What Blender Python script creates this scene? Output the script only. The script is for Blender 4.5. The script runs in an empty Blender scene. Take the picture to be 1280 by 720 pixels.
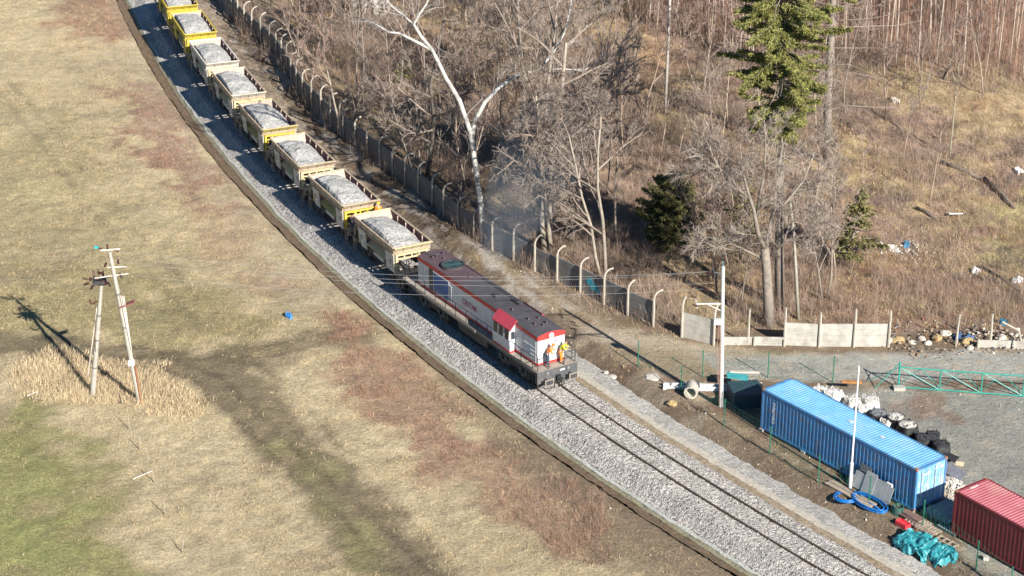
import bpy, math, random
import numpy as np
from mathutils import Vector, Matrix

R = math.radians
scene = bpy.context.scene
COL = scene.collection

# ------------------------------------------------------------ camera, sky, sun, exposure
F_PX, PITCH, CAMH = 2700.0, R(24.385), 60.15
cd = bpy.data.cameras.new('camera'); cam = bpy.data.objects.new('camera', cd); COL.objects.link(cam)
cam.location = (0, 0, CAMH); cam.rotation_euler = (R(90) - PITCH, 0, 0)
cd.sensor_width = 36; cd.lens = F_PX / 1280 * 36; cd.clip_start = 1; cd.clip_end = 6000
scene.camera = cam
SUN_AZ, SUN_EL = R(122.8), R(29.5)             # direction the shadows fall, height of the sun
world = bpy.data.worlds.new('World'); scene.world = world; world.use_nodes = True
nt = world.node_tree
sky = nt.nodes.new('ShaderNodeTexSky'); sky.sky_type = 'NISHITA'; sky.sun_disc = False
sky.sun_elevation = SUN_EL; sky.sun_rotation = R(147.2); sky.air_density = 1.0; sky.dust_density = 0.1; sky.ozone_density = 4.0
bg = nt.nodes['Background']; bg.inputs[1].default_value = 0.05
deep = nt.nodes.new('ShaderNodeMix'); deep.data_type = 'RGBA'; deep.blend_type = 'MULTIPLY'; deep.inputs[0].default_value = 1; deep.inputs[7].default_value = (.6, .86, 1.0, 1)
nt.links.new(sky.outputs[0], deep.inputs[6]); nt.links.new(deep.outputs[2], bg.inputs[0])
sl = bpy.data.lights.new('sun', 'SUN'); sl.energy = 5.0; sl.angle = R(0.55); sl.color = (1.0, 0.94, 0.85)
so = bpy.data.objects.new('sun', sl); COL.objects.link(so)
LD = Vector((math.cos(SUN_AZ) * math.cos(SUN_EL), math.sin(SUN_AZ) * math.cos(SUN_EL), -math.sin(SUN_EL)))
so.rotation_euler = LD.to_track_quat('-Z', 'Y').to_euler(); so.location = (40, 60, 80)
vs = scene.view_settings
vs.view_transform = 'Standard'; vs.look = 'None'; vs.exposure = 0.84; vs.gamma = 1; vs.use_curve_mapping = False
scene.render.engine = 'CYCLES'
scene.cycles.max_bounces = 5; scene.cycles.diffuse_bounces = 2; scene.cycles.transparent_max_bounces = 6

# ------------------------------------------------------------ ground shape
def lattice(ix, iy, seed):
    h = (ix * 374761393 + iy * 668265263 + seed * 1442695041) & 0xffffffff
    h = ((h ^ (h >> 13)) * 1274126177) & 0xffffffff
    return ((h ^ (h >> 16)) & 0xffff) / 65535.0
def vnoise(x, y, seed=0):
    x = np.asarray(x, float); y = np.asarray(y, float)
    ix = np.floor(x).astype(np.int64); iy = np.floor(y).astype(np.int64)
    fx = x - ix; fy = y - iy; fx = fx * fx * (3 - 2 * fx); fy = fy * fy * (3 - 2 * fy)
    a = lattice(ix, iy, seed); b = lattice(ix + 1, iy, seed); c = lattice(ix, iy + 1, seed); d = lattice(ix + 1, iy + 1, seed)
    return (a * (1 - fx) + b * fx) * (1 - fy) + (c * (1 - fx) + d * fx) * fy
def fbm(x, y, s, seed=0, o=4):
    t = 0; a = 1; n = 0
    for i in range(o):
        t = t + a * vnoise(np.asarray(x) / s * 2 ** i + 17 * i, np.asarray(y) / s * 2 ** i + 31 * i, seed + i); n += a; a *= .55
    return t / n
def sstep(a, b, x):
    t = np.clip((np.asarray(x, float) - a) / (b - a), 0, 1); return t * t * (3 - 2 * t)
TK = (-8.98213167e-06, 6.35304790e-03, -1.75884868, 135.964129)
def track_x(y):
    y = np.asarray(y, float); yc = np.clip(y, 88, 225)
    p = ((TK[0] * yc + TK[1]) * yc + TK[2]) * yc + TK[3]
    s = (3 * TK[0] * yc + 2 * TK[1]) * yc + TK[2]
    return p + s * (y - yc)
def track_s(y):
    yc = np.clip(np.asarray(y, float), 88, 225); return (3 * TK[0] * yc + 2 * TK[1]) * yc + TK[2]
def off(x, y):                                # signed distance from the track axis, right positive
    return (np.asarray(x) - track_x(y)) / np.sqrt(1 + track_s(y) ** 2)
def height(x, y):
    s = off(x, y)
    b = np.interp(s, [-9, -6.5, -4.6, -4.0, -3.75, 4.2, 4.7, 5.9, 7], [-.1, -.15, -.27, -.5, -1.1, -1.1, -.5, 0, 0])
    dw = np.minimum(s - 10.5, np.asarray(y) - 127)
    wood = sstep(0, 8, dw)
    h = b + 4.0 * sstep(0, 60, dw) + (fbm(x, y, 7, 3) - .5) * 1.1 * wood
    fld = sstep(-6, -9, s)
    h = h + (fbm(x, y, 9, 9) - .5) * .35 * fld + (fbm(x, y, 1.6, 5, 2) - .5) * .12 * np.maximum(fld, wood) + (fbm(x, y, .8, 15, 2) - .5) * .2 * np.maximum(fld * .8, wood)
    bank = sstep(4.6, 5.4, s) * (1 - sstep(5.9, 7.5, s)); h = h + (fbm(x, y, 1.3, 21, 3) - .5) * .35 * bank
    return h
FW = np.array([0, math.cos(PITCH), -math.sin(PITCH)]); UP = np.array([0, math.sin(PITCH), math.cos(PITCH)])
def ray(u, v): return FW + (360 - v) / F_PX * UP + np.array([(u - 640) / F_PX, 0, 0])
def Z(u, v, z):                               # point where the sight line meets the level z
    r = ray(u, v); t = (z - CAMH) / r[2]; return np.array([0, 0, CAMH]) + t * r
def G(u, v, dz=0.0):                          # point on the ground
    z = 0.0
    for _ in range(25):
        p = Z(u, v, z + dz); z = .5 * z + .5 * float(height(p[0], p[1]))
    p = Z(u, v, z + dz); p[2] = z; return p
def W(u, v, y):                               # point at distance y
    r = ray(u, v); return np.array([0, 0, CAMH]) + y / r[1] * r
def tall(b, v):                               # height of a thing standing at b whose top is seen at row v
    return float(W(640, v, b[1])[2] - b[2])

# ------------------------------------------------------------ materials
MAT = {}
def noise_mix(n, l, colsock, var, scale, dirt=None, dirt_amt=0, dscale=1.2):
    tc = n.new('ShaderNodeTexCoord')
    no = n.new('ShaderNodeTexNoise'); no.inputs['Scale'].default_value = scale; no.inputs['Detail'].default_value = 6
    l.new(tc.outputs['Object'], no.inputs['Vector'])
    mr = n.new('ShaderNodeMapRange'); mr.inputs[1].default_value = .3; mr.inputs[2].default_value = .7
    mr.inputs[3].default_value = 1 - var; mr.inputs[4].default_value = 1 + var
    l.new(no.outputs[0], mr.inputs[0])
    mx = n.new('ShaderNodeVectorMath'); mx.operation = 'SCALE'
    l.new(colsock, mx.inputs[0]); l.new(mr.outputs[0], mx.inputs['Scale'])
    out = mx.outputs[0]
    if dirt:
        n2 = n.new('ShaderNodeTexNoise'); n2.inputs['Scale'].default_value = dscale; n2.inputs['Detail'].default_value = 8; n2.inputs['Roughness'].default_value = .7
        l.new(tc.outputs['Object'], n2.inputs['Vector'])
        m2 = n.new('ShaderNodeMapRange'); m2.inputs[1].default_value = .48; m2.inputs[2].default_value = .68; m2.inputs[3].default_value = 0; m2.inputs[4].default_value = dirt_amt
        l.new(n2.outputs[0], m2.inputs[0])
        mm = n.new('ShaderNodeMix'); mm.data_type = 'RGBA'; l.new(m2.outputs[0], mm.inputs[0]); l.new(out, mm.inputs[6]); mm.inputs[7].default_value = (*dirt, 1)
        out = mm.outputs[2]
    return out, no
def mat(name, col, rough=.7, var=.15, scale=6, bump=0, metal=0, dirt=None, dirt_amt=0, dscale=1.2, island=0):
    if name in MAT: return MAT[name]
    m = bpy.data.materials.new(name); m.use_nodes = True; n = m.node_tree.nodes; l = m.node_tree.links
    p = n['Principled BSDF']; p.inputs['Roughness'].default_value = rough; p.inputs['Metallic'].default_value = metal
    rgb = n.new('ShaderNodeRGB'); rgb.outputs[0].default_value = (*col, 1); src = rgb.outputs[0]
    if island:
        g = n.new('ShaderNodeNewGeometry'); r = n.new('ShaderNodeMapRange'); r.inputs[3].default_value = 1 - island; r.inputs[4].default_value = 1 + island
        l.new(g.outputs['Random Per Island'], r.inputs[0]); s = n.new('ShaderNodeVectorMath'); s.operation = 'SCALE'
        l.new(src, s.inputs[0]); l.new(r.outputs[0], s.inputs['Scale']); src = s.outputs[0]
    out, no = noise_mix(n, l, src, var, scale, dirt, dirt_amt, dscale)
    l.new(out, p.inputs['Base Color'])
    if bump:
        b = n.new('ShaderNodeBump'); b.inputs['Strength'].default_value = bump; b.inputs['Distance'].default_value = .05
        l.new(no.outputs[0], b.inputs['Height']); l.new(b.outputs[0], p.inputs['Normal'])
    MAT[name] = m; return m
def attr_mat(name, rough=.95, scales=(1.2, 6, 22), amps=(.14, .28, .42), bump=.8, bdist=.09):
    m = bpy.data.materials.new(name); m.use_nodes = True; n = m.node_tree.nodes; l = m.node_tree.links
    p = n['Principled BSDF']; p.inputs['Roughness'].default_value = rough; p.inputs['Specular IOR Level'].default_value = .15
    a = n.new('ShaderNodeAttribute'); a.attribute_name = 'Col'; out = a.outputs['Color']; tc = n.new('ShaderNodeTexCoord')
    last = None
    for s, am in zip(scales, amps):
        no = n.new('ShaderNodeTexNoise'); no.inputs['Scale'].default_value = s; no.inputs['Detail'].default_value = 4; no.inputs['Roughness'].default_value = .65
        l.new(tc.outputs['Object'], no.inputs['Vector'])
        mr = n.new('ShaderNodeMapRange'); mr.inputs[1].default_value = .3; mr.inputs[2].default_value = .7; mr.inputs[3].default_value = 1 - am; mr.inputs[4].default_value = 1 + am
        l.new(no.outputs[0], mr.inputs[0]); v = n.new('ShaderNodeVectorMath'); v.operation = 'SCALE'
        l.new(out, v.inputs[0]); l.new(mr.outputs[0], v.inputs['Scale']); out = v.outputs[0]; last = no
    l.new(out, p.inputs['Base Color'])
    b = n.new('ShaderNodeBump'); b.inputs['Strength'].default_value = bump; b.inputs['Distance'].default_value = bdist
    n3 = n.new('ShaderNodeTexNoise'); n3.inputs['Scale'].default_value = 3.2; n3.inputs['Detail'].default_value = 5; n3.inputs['Roughness'].default_value = .7; l.new(tc.outputs['Object'], n3.inputs['Vector'])
    b2 = n.new('ShaderNodeBump'); b2.inputs['Strength'].default_value = .8; b2.inputs['Distance'].default_value = .3; l.new(n3.outputs[0], b2.inputs['Height']); l.new(b2.outputs[0], b.inputs['Normal'])
    l.new(last.outputs[0], b.inputs['Height']); l.new(b.outputs[0], p.inputs['Normal'])
    MAT[name] = m; return m
def stone_mat(name, cols, scale=14, bump=.8, bdist=.05):
    m = bpy.data.materials.new(name); m.use_nodes = True; n = m.node_tree.nodes; l = m.node_tree.links
    p = n['Principled BSDF']; p.inputs['Roughness'].default_value = .9; p.inputs['Specular IOR Level'].default_value = .2
    tc = n.new('ShaderNodeTexCoord'); vo = n.new('ShaderNodeTexVoronoi'); vo.inputs['Scale'].default_value = scale
    l.new(tc.outputs['Object'], vo.inputs['Vector'])
    sp = n.new('ShaderNodeSeparateColor'); l.new(vo.outputs['Color'], sp.inputs[0])
    cr = n.new('ShaderNodeValToRGB'); e = cr.color_ramp.elements
    while len(e) < len(cols): e.new(.5)
    for i, c in enumerate(cols): e[i].position = i / (len(cols) - 1); e[i].color = (*c, 1)
    l.new(sp.outputs[0], cr.inputs[0])
    no = n.new('ShaderNodeTexNoise'); no.inputs['Scale'].default_value = .5; no.inputs['Detail'].default_value = 5; l.new(tc.outputs['Object'], no.inputs['Vector'])
    mr = n.new('ShaderNodeMapRange'); mr.inputs[1].default_value = .3; mr.inputs[2].default_value = .7; mr.inputs[3].default_value = .84; mr.inputs[4].default_value = 1.14
    l.new(no.outputs[0], mr.inputs[0]); v = n.new('ShaderNodeVectorMath'); v.operation = 'SCALE'
    l.new(cr.outputs[0], v.inputs[0]); l.new(mr.outputs[0], v.inputs['Scale']); l.new(v.outputs[0], p.inputs['Base Color'])
    b = n.new('ShaderNodeBump'); b.inputs['Strength'].default_value = bump; b.inputs['Distance'].default_value = bdist; b.invert = True
    l.new(vo.outputs['Distance'], b.inputs['Height']); l.new(b.outputs[0], p.inputs['Normal'])
    MAT[name] = m; return m

# ------------------------------------------------------------ mesh helpers
def mesh_np(name, V, Fc, material, parent=None, smooth=False, cols=None):
    me = bpy.data.meshes.new(name); V = np.asarray(V, np.float32).reshape(-1, 3); Fc = np.asarray(Fc, np.int32); k = Fc.shape[1]
    me.vertices.add(len(V)); me.vertices.foreach_set('co', V.ravel())
    me.loops.add(Fc.size); me.loops.foreach_set('vertex_index', Fc.ravel())
    me.polygons.add(len(Fc)); me.polygons.foreach_set('loop_start', np.arange(0, Fc.size, k, dtype=np.int32))
    if smooth: me.polygons.foreach_set('use_smooth', np.ones(len(Fc), bool))
    me.update(calc_edges=True)
    if cols is not None:
        a = me.color_attributes.new('Col', 'FLOAT_COLOR', 'POINT'); a.data.foreach_set('color', np.c_[cols, np.ones(len(cols))].astype(np.float32).ravel())
    me.materials.append(material)
    o = bpy.data.objects.new(name, me); COL.objects.link(o)
    if parent: o.parent = parent
    return o
def frame(d):
    d = np.asarray(d, float); d = d / (np.linalg.norm(d) + 1e-9)
    a = np.array([0, 0, 1.]) if abs(d[2]) < .9 else np.array([1., 0, 0])
    u = np.cross(d, a); u /= np.linalg.norm(u); return u, np.cross(d, u)
class MB:
    def __init__(s): s.v = []; s.f = []; s.mi = []
    def add(s, V, Fs, mi=0):
        b = len(s.v); s.v += [tuple(map(float, p)) for p in V]
        for f in Fs: s.f.append(tuple(b + i for i in f)); s.mi.append(mi)
    def box(s, c, sz, rot=None, mi=0, top=(1, 1)):
        V = []
        for z in (-.5, .5):
            for x, y in ((-.5, -.5), (.5, -.5), (.5, .5), (-.5, .5)):
                k = top if z > 0 else (1, 1)
                p = np.array([x * sz[0] * k[0], y * sz[1] * k[1], z * sz[2]])
                if rot is not None: p = np.array(rot @ Vector(p))
                V.append(p + np.array(c, float))
        s.add(V, [(3, 2, 1, 0), (4, 5, 6, 7), (0, 1, 5, 4), (1, 2, 6, 5), (2, 3, 7, 6), (3, 0, 4, 7)], mi)
    def tube(s, P, r, n=6, mi=0, cap=True):
        P = [np.array(p, float) for p in P]; m = len(P)
        if not hasattr(r, '__len__'): r = [r] * m
        V = []; u, w = frame(P[1] - P[0])
        for i, p in enumerate(P):
            d = P[min(i + 1, m - 1)] - P[max(i - 1, 0)]; d = d / (np.linalg.norm(d) + 1e-9)
            u = u - d * (u @ d); u /= (np.linalg.norm(u) + 1e-9); w = np.cross(d, u)
            for k in range(n):
                a = 2 * math.pi * k / n; V.append(p + r[i] * (math.cos(a) * u + math.sin(a) * w))
        Fs = [(i * n + k, i * n + (k + 1) % n, (i + 1) * n + (k + 1) % n, (i + 1) * n + k) for i in range(m - 1) for k in range(n)]
        if cap: Fs += [tuple(range(n - 1, -1, -1)), tuple((m - 1) * n + k for k in range(n))]
        s.add(V, Fs, mi)
    def bar(s, a, b, r=.03, n=4, mi=0): s.tube([a, b], r, n, mi)
    def prism(s, out, a, b, axis='x', mi=0):      # outline in the other two axes, extruded from a to b
        n = len(out)
        def P(t, q):
            return {'x': (t, q[0], q[1]), 'y': (q[0], t, q[1]), 'z': (q[0], q[1], t)}[axis]
        V = [P(a, q) for q in out] + [P(b, q) for q in out]
        s.add(V, [tuple(range(n - 1, -1, -1)), tuple(range(n, 2 * n))] + [(i, (i + 1) % n, n + (i + 1) % n, n + i) for i in range(n)], mi)
    def ring(s, c, axis, r0, r1, h, n=20, mi=0):    # a hollow cylinder
        u, w = frame(axis); ax = np.array(axis, float); ax /= np.linalg.norm(ax); V = []
        for t, r in ((0, r1), (h, r1), (h, r0), (0, r0)):
            for k in range(n):
                a = 2 * math.pi * k / n; V.append(np.array(c) + ax * t + r * (math.cos(a) * u + math.sin(a) * w))
        s.add(V, [(j * n + k, j * n + (k + 1) % n, ((j + 1) % 4) * n + (k + 1) % n, ((j + 1) % 4) * n + k) for j in range(4) for k in range(n)], mi)
    def build(s, name, mats, parent=None, smooth=False):
        me = bpy.data.meshes.new(name); me.from_pydata(s.v, [], s.f)
        for m in (mats if isinstance(mats, (list, tuple)) else [mats]): me.materials.append(m)
        me.polygons.foreach_set('material_index', s.mi)
        if smooth: me.polygons.foreach_set('use_smooth', [True] * len(s.f))
        me.update(); o = bpy.data.objects.new(name, me); COL.objects.link(o)
        if parent: o.parent = parent
        return o
def tag(o, label, cat, group=None):
    o['label'] = label; o['category'] = cat
    if group: o['group'] = group
    return o
def thing(name, label, cat, loc=(0, 0, 0), rz=0, group=None):
    o = bpy.data.objects.new(name, None); COL.objects.link(o); o.empty_display_size = .3
    o.location = tuple(map(float, loc)); o.rotation_euler = (0, 0, rz); return tag(o, label, cat, group)
def kind(o, k): o['kind'] = k; return o
def dup(root, loc, rz=0, sc=1, label=None, group=None):
    r = root.copy(); COL.objects.link(r); r.location = tuple(map(float, loc)); r.rotation_euler = (0, 0, rz); r.scale = (sc, sc, sc)
    if label: r['label'] = label
    if group: r['group'] = group
    for ch in list(root.children):
        c = ch.copy(); COL.objects.link(c); c.parent = r
        for g in list(ch.children):
            d = g.copy(); COL.objects.link(d); d.parent = c
    return r
def rotz(a): return Matrix.Rotation(a, 3, 'Z')
def text_mesh(name, s, size, material, parent, M, extrude=.004):
    cu = bpy.data.curves.new(name, 'FONT'); cu.body = s; cu.size = size; cu.extrude = extrude; cu.align_x = 'CENTER'; cu.align_y = 'CENTER'
    t = bpy.data.objects.new(name, cu); COL.objects.link(t)
    me = bpy.data.meshes.new_from_object(t); bpy.data.objects.remove(t); me.materials.clear(); me.materials.append(material)
    o = bpy.data.objects.new(name, me); COL.objects.link(o); o.parent = parent; o.matrix_local = M; return o
# ------------------------------------------------------------ ground colours (what grows or lies where)
def PG(px): return np.array([G(u, v)[:2] for u, v in px])
def sdist(X, Y, poly):                        # signed distance to a polygon, inside positive
    X = np.asarray(X); Y = np.asarray(Y); d = np.full(X.shape, 1e9); ins = np.zeros(X.shape, bool)
    n = len(poly)
    for i in range(n):
        ax, ay = poly[i]; bx, by = poly[(i + 1) % n]; ex, ey = bx - ax, by - ay
        t = np.clip(((X - ax) * ex + (Y - ay) * ey) / (ex * ex + ey * ey + 1e-9), 0, 1)
        d = np.minimum(d, np.hypot(X - ax - t * ex, Y - ay - t * ey))
        c = ((ay > Y) != (by > Y)) & (X < (bx - ax) * (Y - ay) / (by - ay + 1e-12) + ax); ins ^= c
    return np.where(ins, d, -d)
STRAW = (.545, .445, .28); OLIVE = (.33, .28, .14); GREEN = (.29, .305, .115); MUD = (.235, .19, .12); RED = (.33, .2, .14)
PALE = (.54, .46, .35); FOREST = (.31, .22, .165); WSTRAW = (.52, .4, .215); YARD = (.36, .36, .32); ROAD = (.42, .41, .365); TAN = (.4, .32, .22); DARK = (.13, .1, .075); BROWN = (.24, .18, .125); SNOW = (.6, .57, .52)
ZN = [  # outline in photo columns and rows, colour, softness m, raggedness m, strength
 ([(-60, 90), (60, 130), (180, 250), (300, 360), (420, 420), (300, 440), (120, 430), (-60, 420)], OLIVE, 2.5, 5, .32),
 ([(-60, 190), (70, 150), (110, 240), (200, 330), (260, 400), (60, 330), (-60, 300)], OLIVE, 2, 4, .3),
 ([(-60, 330), (160, 340), (330, 400), (370, 440), (200, 440), (-60, 420)], OLIVE, 1.5, 3, .75),
 ([(-80, 500), (20, 505), (90, 540), (140, 590), (150, 660), (200, 760), (-80, 780)], OLIVE, 2, 2.5, .8),
 ([(-80, 500), (10, 508), (75, 545), (100, 590), (70, 640), (90, 720), (-80, 780)], GREEN, 2, 3, .6),
 ([(-80, 610), (60, 640), (150, 690), (160, 760), (-80, 780)], GREEN, 2, 2, .45),
 ([(-80, 412), (60, 420), (180, 436), (300, 445), (375, 520), (440, 590), (510, 650), (600, 740), (520, 780), (420, 700), (350, 600), (290, 530), (230, 480), (120, 450), (-80, 440)], MUD, .6, .8, .95),
 ([(220, 440), (330, 420), (470, 410), (500, 425), (400, 440), (330, 470)], MUD, 1, 1.2, .7),
 ([(330, 520), (400, 570), (450, 640), (520, 740), (470, 760), (400, 660), (350, 580)], GREEN, .8, 1.5, .35),
 ([(350, 545), (380, 560), (470, 690), (500, 760), (440, 740), (370, 610)], OLIVE, .8, 1.5, .3),
 ([(385, 470), (420, 445), (520, 440), (560, 500), (610, 560), (560, 570), (470, 530)], RED, .9, 1.8, .75),
 ([(480, 530), (600, 540), (700, 600), (760, 660), (740, 700), (650, 670), (570, 610)], RED, .9, 2, .65),
 ([(600, 540), (700, 560), (860, 670), (930, 740), (800, 740), (700, 640)], BROWN, 1, 1.5, .8),
 ([(540, 430), (600, 480), (720, 560), (900, 690), (960, 760), (880, 760), (760, 650), (640, 570), (540, 490)], BROWN, .8, 1.2, .65),
 ([(140, 120), (200, 90), (260, 190), (300, 260), (260, 250), (190, 180)], RED, 1.2, 3.5, .85),
 ([(160, 0), (200, 80), (270, 200), (350, 290), (440, 380), (400, 400), (320, 330), (230, 220), (150, 100), (110, 0)], PALE, 1, 2, .35),
 ([(70, 0), (150, 0), (170, 45), (110, 60), (60, 30)], RED, 1, 2, .7),
 ([(390, 390), (440, 385), (470, 410), (420, 420)], RED, .6, 1, .8),
 ([(200, 190), (240, 200), (300, 300), (360, 360), (330, 370), (250, 290)], RED, 1, 2, .45),
]
ZR = [
 ([(205, -40), (300, -40), (450, 190), (640, 330), (900, 440), (1330, 445), (1330, 800), (1150, 800), (720, 470), (430, 240)], BROWN, .4, .5, .9),
 ([(560, 300), (640, 330), (760, 390), (860, 425), (1000, 440), (1000, 480), (880, 470), (800, 470), (730, 440), (640, 350)], TAN, .8, 1.2, .95),
 ([(720, 400), (800, 410), (860, 428), (930, 436), (930, 444), (860, 440), (790, 430), (730, 425)], PALE, .5, .8, .8),
 ([(560, 295), (600, 320), (640, 340), (600, 335), (550, 300)], WSTRAW, .5, .8, .8),
 ([(880, 445), (1330, 437), (1330, 478), (1180, 476), (1000, 478), (900, 470)], ROAD, .5, .5, 1),
 ([(960, 492), (1060, 484), (1330, 480), (1330, 800), (1230, 800), (1190, 640), (1100, 540)], YARD, .7, 1, .95),
 ([(740, 500), (800, 490), (930, 545), (1100, 650), (1200, 740), (1150, 740), (960, 640), (850, 570)], TAN, .6, 1.5, .7),
 ([(1140, 485), (1180, 488), (1200, 530), (1150, 525), (1120, 500)], RED, .5, 1.2, .6),
 ([(830, 475), (960, 482), (940, 520), (860, 510)], RED, .5, 1, .6),
 ([(700, 405), (730, 420), (740, 450), (710, 440)], PALE, .3, .6, .6),
 ([(760, 462), (850, 480), (870, 530), (780, 500)], PALE, .4, 1.2, .6),
]
ZW = [
 ([(500, 0), (640, 0), (740, 60), (700, 120), (560, 100), (480, 60)], WSTRAW, 2, 5, .55),
 ([(720, 0), (780, 0), (850, 70), (900, 140), (920, 170), (860, 150), (800, 80), (760, 60)], WSTRAW, 1.5, 3, .9),
 ([(760, 60), (800, 80), (860, 150), (880, 165), (840, 180), (800, 130)], WSTRAW, 1, 2, .7),
 ([(410, 70), (450, 70), (450, 180), (410, 140)], WSTRAW, 1, 3, .7),
 ([(590, 200), (660, 190), (680, 260), (640, 290), (600, 270)], WSTRAW, 1, 3, .7),
 ([(1090, 85), (1330, 95), (1330, 190), (1230, 180), (1180, 150), (1100, 150)], WSTRAW, 1.5, 4, .6),
 ([(1040, 170), (1100, 200), (1200, 230), (1270, 250), (1330, 300), (1210, 290), (1100, 250), (1040, 220)], WSTRAW, 1.2, 3, .7),
 ([(1190, 250), (1330, 240), (1330, 350), (1230, 330)], (.36, .33, .15), 1, 3, .65),
 ([(850, 280), (930, 300), (960, 400), (880, 400), (820, 340)], WSTRAW, 1, 3, .6),
 ([(1000, 310), (1280, 340), (1280, 400), (1000, 400)], (.3, .185, .11), 1, 3, .6),
 ([(720, 350), (820, 360), (960, 400), (900, 420), (780, 390)], (.33, .27, .17), 1, 2.5, .5),
 ([(760, 60), (830, 40), (900, 90), (930, 130), (860, 110)], (.3, .16, .12), 1, 2.5, .5),
]
def prep(z): return [(PG(p), np.array(c), a, b, s) for p, c, a, b, s in z]
ZN, ZR, ZW = prep(ZN), prep(ZR), prep(ZW)
_wobx = lambda X, Y: (fbm(X, Y, 2.4, 41, 4) - .5) * 2
def zmask(X, Y, z): return z[4] * sstep(-z[2], z[2], sdist(X, Y, z[0]) + z[3] * _wobx(X, Y) * 1.6)
def ldist(X, Y, ln, shift=0):
    d = np.full(X.shape, 1e9)
    for (ax, ay), (bx, by) in zip(ln, ln[1:]):
        L = math.hypot(bx - ax, by - ay); nx_, ny_ = -(by - ay) / L * shift, (bx - ax) / L * shift; ex, ey = bx - ax, by - ay
        t = np.clip(((X - ax - nx_) * ex + (Y - ay - ny_) * ey) / (L * L), 0, 1); d = np.minimum(d, np.hypot(X - ax - nx_ - t * ex, Y - ay - ny_ - t * ey))
    return d
RUTS = [(PG([(-80, 424), (60, 430), (180, 442), (260, 475), (320, 530), (380, 590), (450, 650), (560, 760)]), .22, .75, .7), (PG([(250, 455), (330, 440), (400, 425), (500, 418)]), .2, .7, .5), (PG([(-20, 80), (60, 170), (110, 240), (190, 330), (260, 400), (300, 450)]), .3, .8, .3), (PG([(300, 440), (380, 500), (450, 590), (520, 660), (620, 760)]), .2, .1, .45)]
def ground_color(X, Y):
    s = off(X, Y); dw = np.minimum(s - 9.5, Y - 125.5)
    C = np.empty(X.shape + (3,))
    C[:] = STRAW
    right = sstep(-.3, .3, s)[..., None]; C = C * (1 - right) + np.array(BROWN) * right
    wood = sstep(-.6, .8, dw + _wobx(X, Y) * .8)[..., None]; C = C * (1 - wood) + np.array(FOREST) * wood
    for zs, sel in ((ZN, 1 - right), (ZR, right * (1 - wood)), (ZW, wood)):
        for z in zs:
            m = zmask(X, Y, z)[..., None] * sel; C = C * (1 - m) + z[1] * m
    wm = fbm(X, Y, 1.1, 251, 4)[..., None]; C = C * (1 + wood * (1.5 * (wm - .5)))
    # patchiness of growth and soil
    big = fbm(X, Y, 6, 71, 4)[..., None]; med = fbm(X, Y, 1.3, 81, 4)[..., None]; fine = fbm(X, Y, .6, 91, 2)[..., None]
    C = C * (.72 + .36 * big + .28 * med * (1 - .3 * right) ) * (.86 + .28 * fine)
    k = sstep(.56, .74, fbm(X, Y, 2.2, 101, 4))[..., None] * wood; C = C * (1 - .55 * k) + np.array((.19, .145, .13)) * .55 * k
    k = sstep(.58, .72, fbm(X, Y, 3.1, 131, 4))[..., None] * wood; C = C * (1 - .5 * k) + np.array(WSTRAW) * .5 * k
    k = sstep(.5, .62, fbm(X, Y, 1.1, 161, 4))[..., None] * (1 - right) * sstep(-16, -6, s)[..., None]; C = C * (1 - .35 * k) + np.array((.33, .26, .17)) * .35 * k
    k = sstep(.6, .75, fbm(X, Y, 3.5, 111, 4))[..., None] * (1 - right); C = C * (1 - .4 * k) + np.array((.3, .22, .15)) * .4 * k
    k = sstep(.62, .7, fbm(X, Y, .9, 121, 3))[..., None] * right * (1 - wood); C = C * (1 - .5 * k) + np.array(PALE) * .5 * k
    k = sstep(.56, .68, fbm(X, Y, 1.7, 261, 3))[..., None] * right * (1 - wood) * (s < 7.5)[..., None]; C = C * (1 - .5 * k) + np.array((.2, .12, .085)) * .5 * k
    # bank beside the gravel strip is darker bare soil
    b = (sstep(4.3, 4.7, s) * (1 - sstep(5.8, 6.6, s)) * sstep(-.5, .2, fbm(X, Y, 2, 151) - .4))[..., None]; C = C * (1 - .6 * b) + np.array((.17, .125, .09)) * .6 * b
    for ln, wd, gap, st in RUTS:
        for sg in (-gap, gap):
            d = ldist(X, Y, ln, sg) + (fbm(X, Y, 1.2, 211, 3) - .5) * .5; k = (st * np.exp(-(d / wd) ** 2) * sstep(.3, .55, fbm(X, Y, 2.6, 221, 3)))[..., None] * (1 - right); C = C * (1 - k) + np.array((.14, .11, .075)) * k
    k = (sstep(4.6, 5.5, s) * (1 - sstep(7.5, 9, s)) * sstep(126, 132, Y) * sstep(.5, .6, fbm(X * 1.6 + Y * .6, Y * .5, 1.1, 231, 4)))[..., None]; C = C * (1 - .7 * k) + np.array((.55, .5, .44)) * .7 * k
    return np.clip(C, .01, .8)
def axis_pts(lo, hi, st, far_lo, far_hi):
    a = list(np.arange(lo, hi + 1e-6, st)); d = st; x = hi
    while x < far_hi: d *= 1.35; x += d; a.append(x)
    d = st; x = lo; pre = []
    while x > far_lo: d *= 1.35; x -= d; pre.append(x)
    return np.array(pre[::-1] + a)
xs = axis_pts(-56, 56, .28, -1800, 1800); ys = axis_pts(88, 216, .28, -600, 3500)
XX, YY = np.meshgrid(xs, ys); ZZ = height(XX, YY)
nx, ny = len(xs), len(ys); idx = np.arange(nx * ny).reshape(ny, nx)
quads = np.stack([idx[:-1, :-1], idx[:-1, 1:], idx[1:, 1:], idx[1:, :-1]], -1).reshape(-1, 4)
gm = attr_mat('soil_and_turf')
kind(mesh_np('ground', np.stack([XX, YY, ZZ], -1).reshape(-1, 3), quads, gm, smooth=True, cols=ground_color(XX, YY).reshape(-1, 3)), 'structure')

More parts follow.
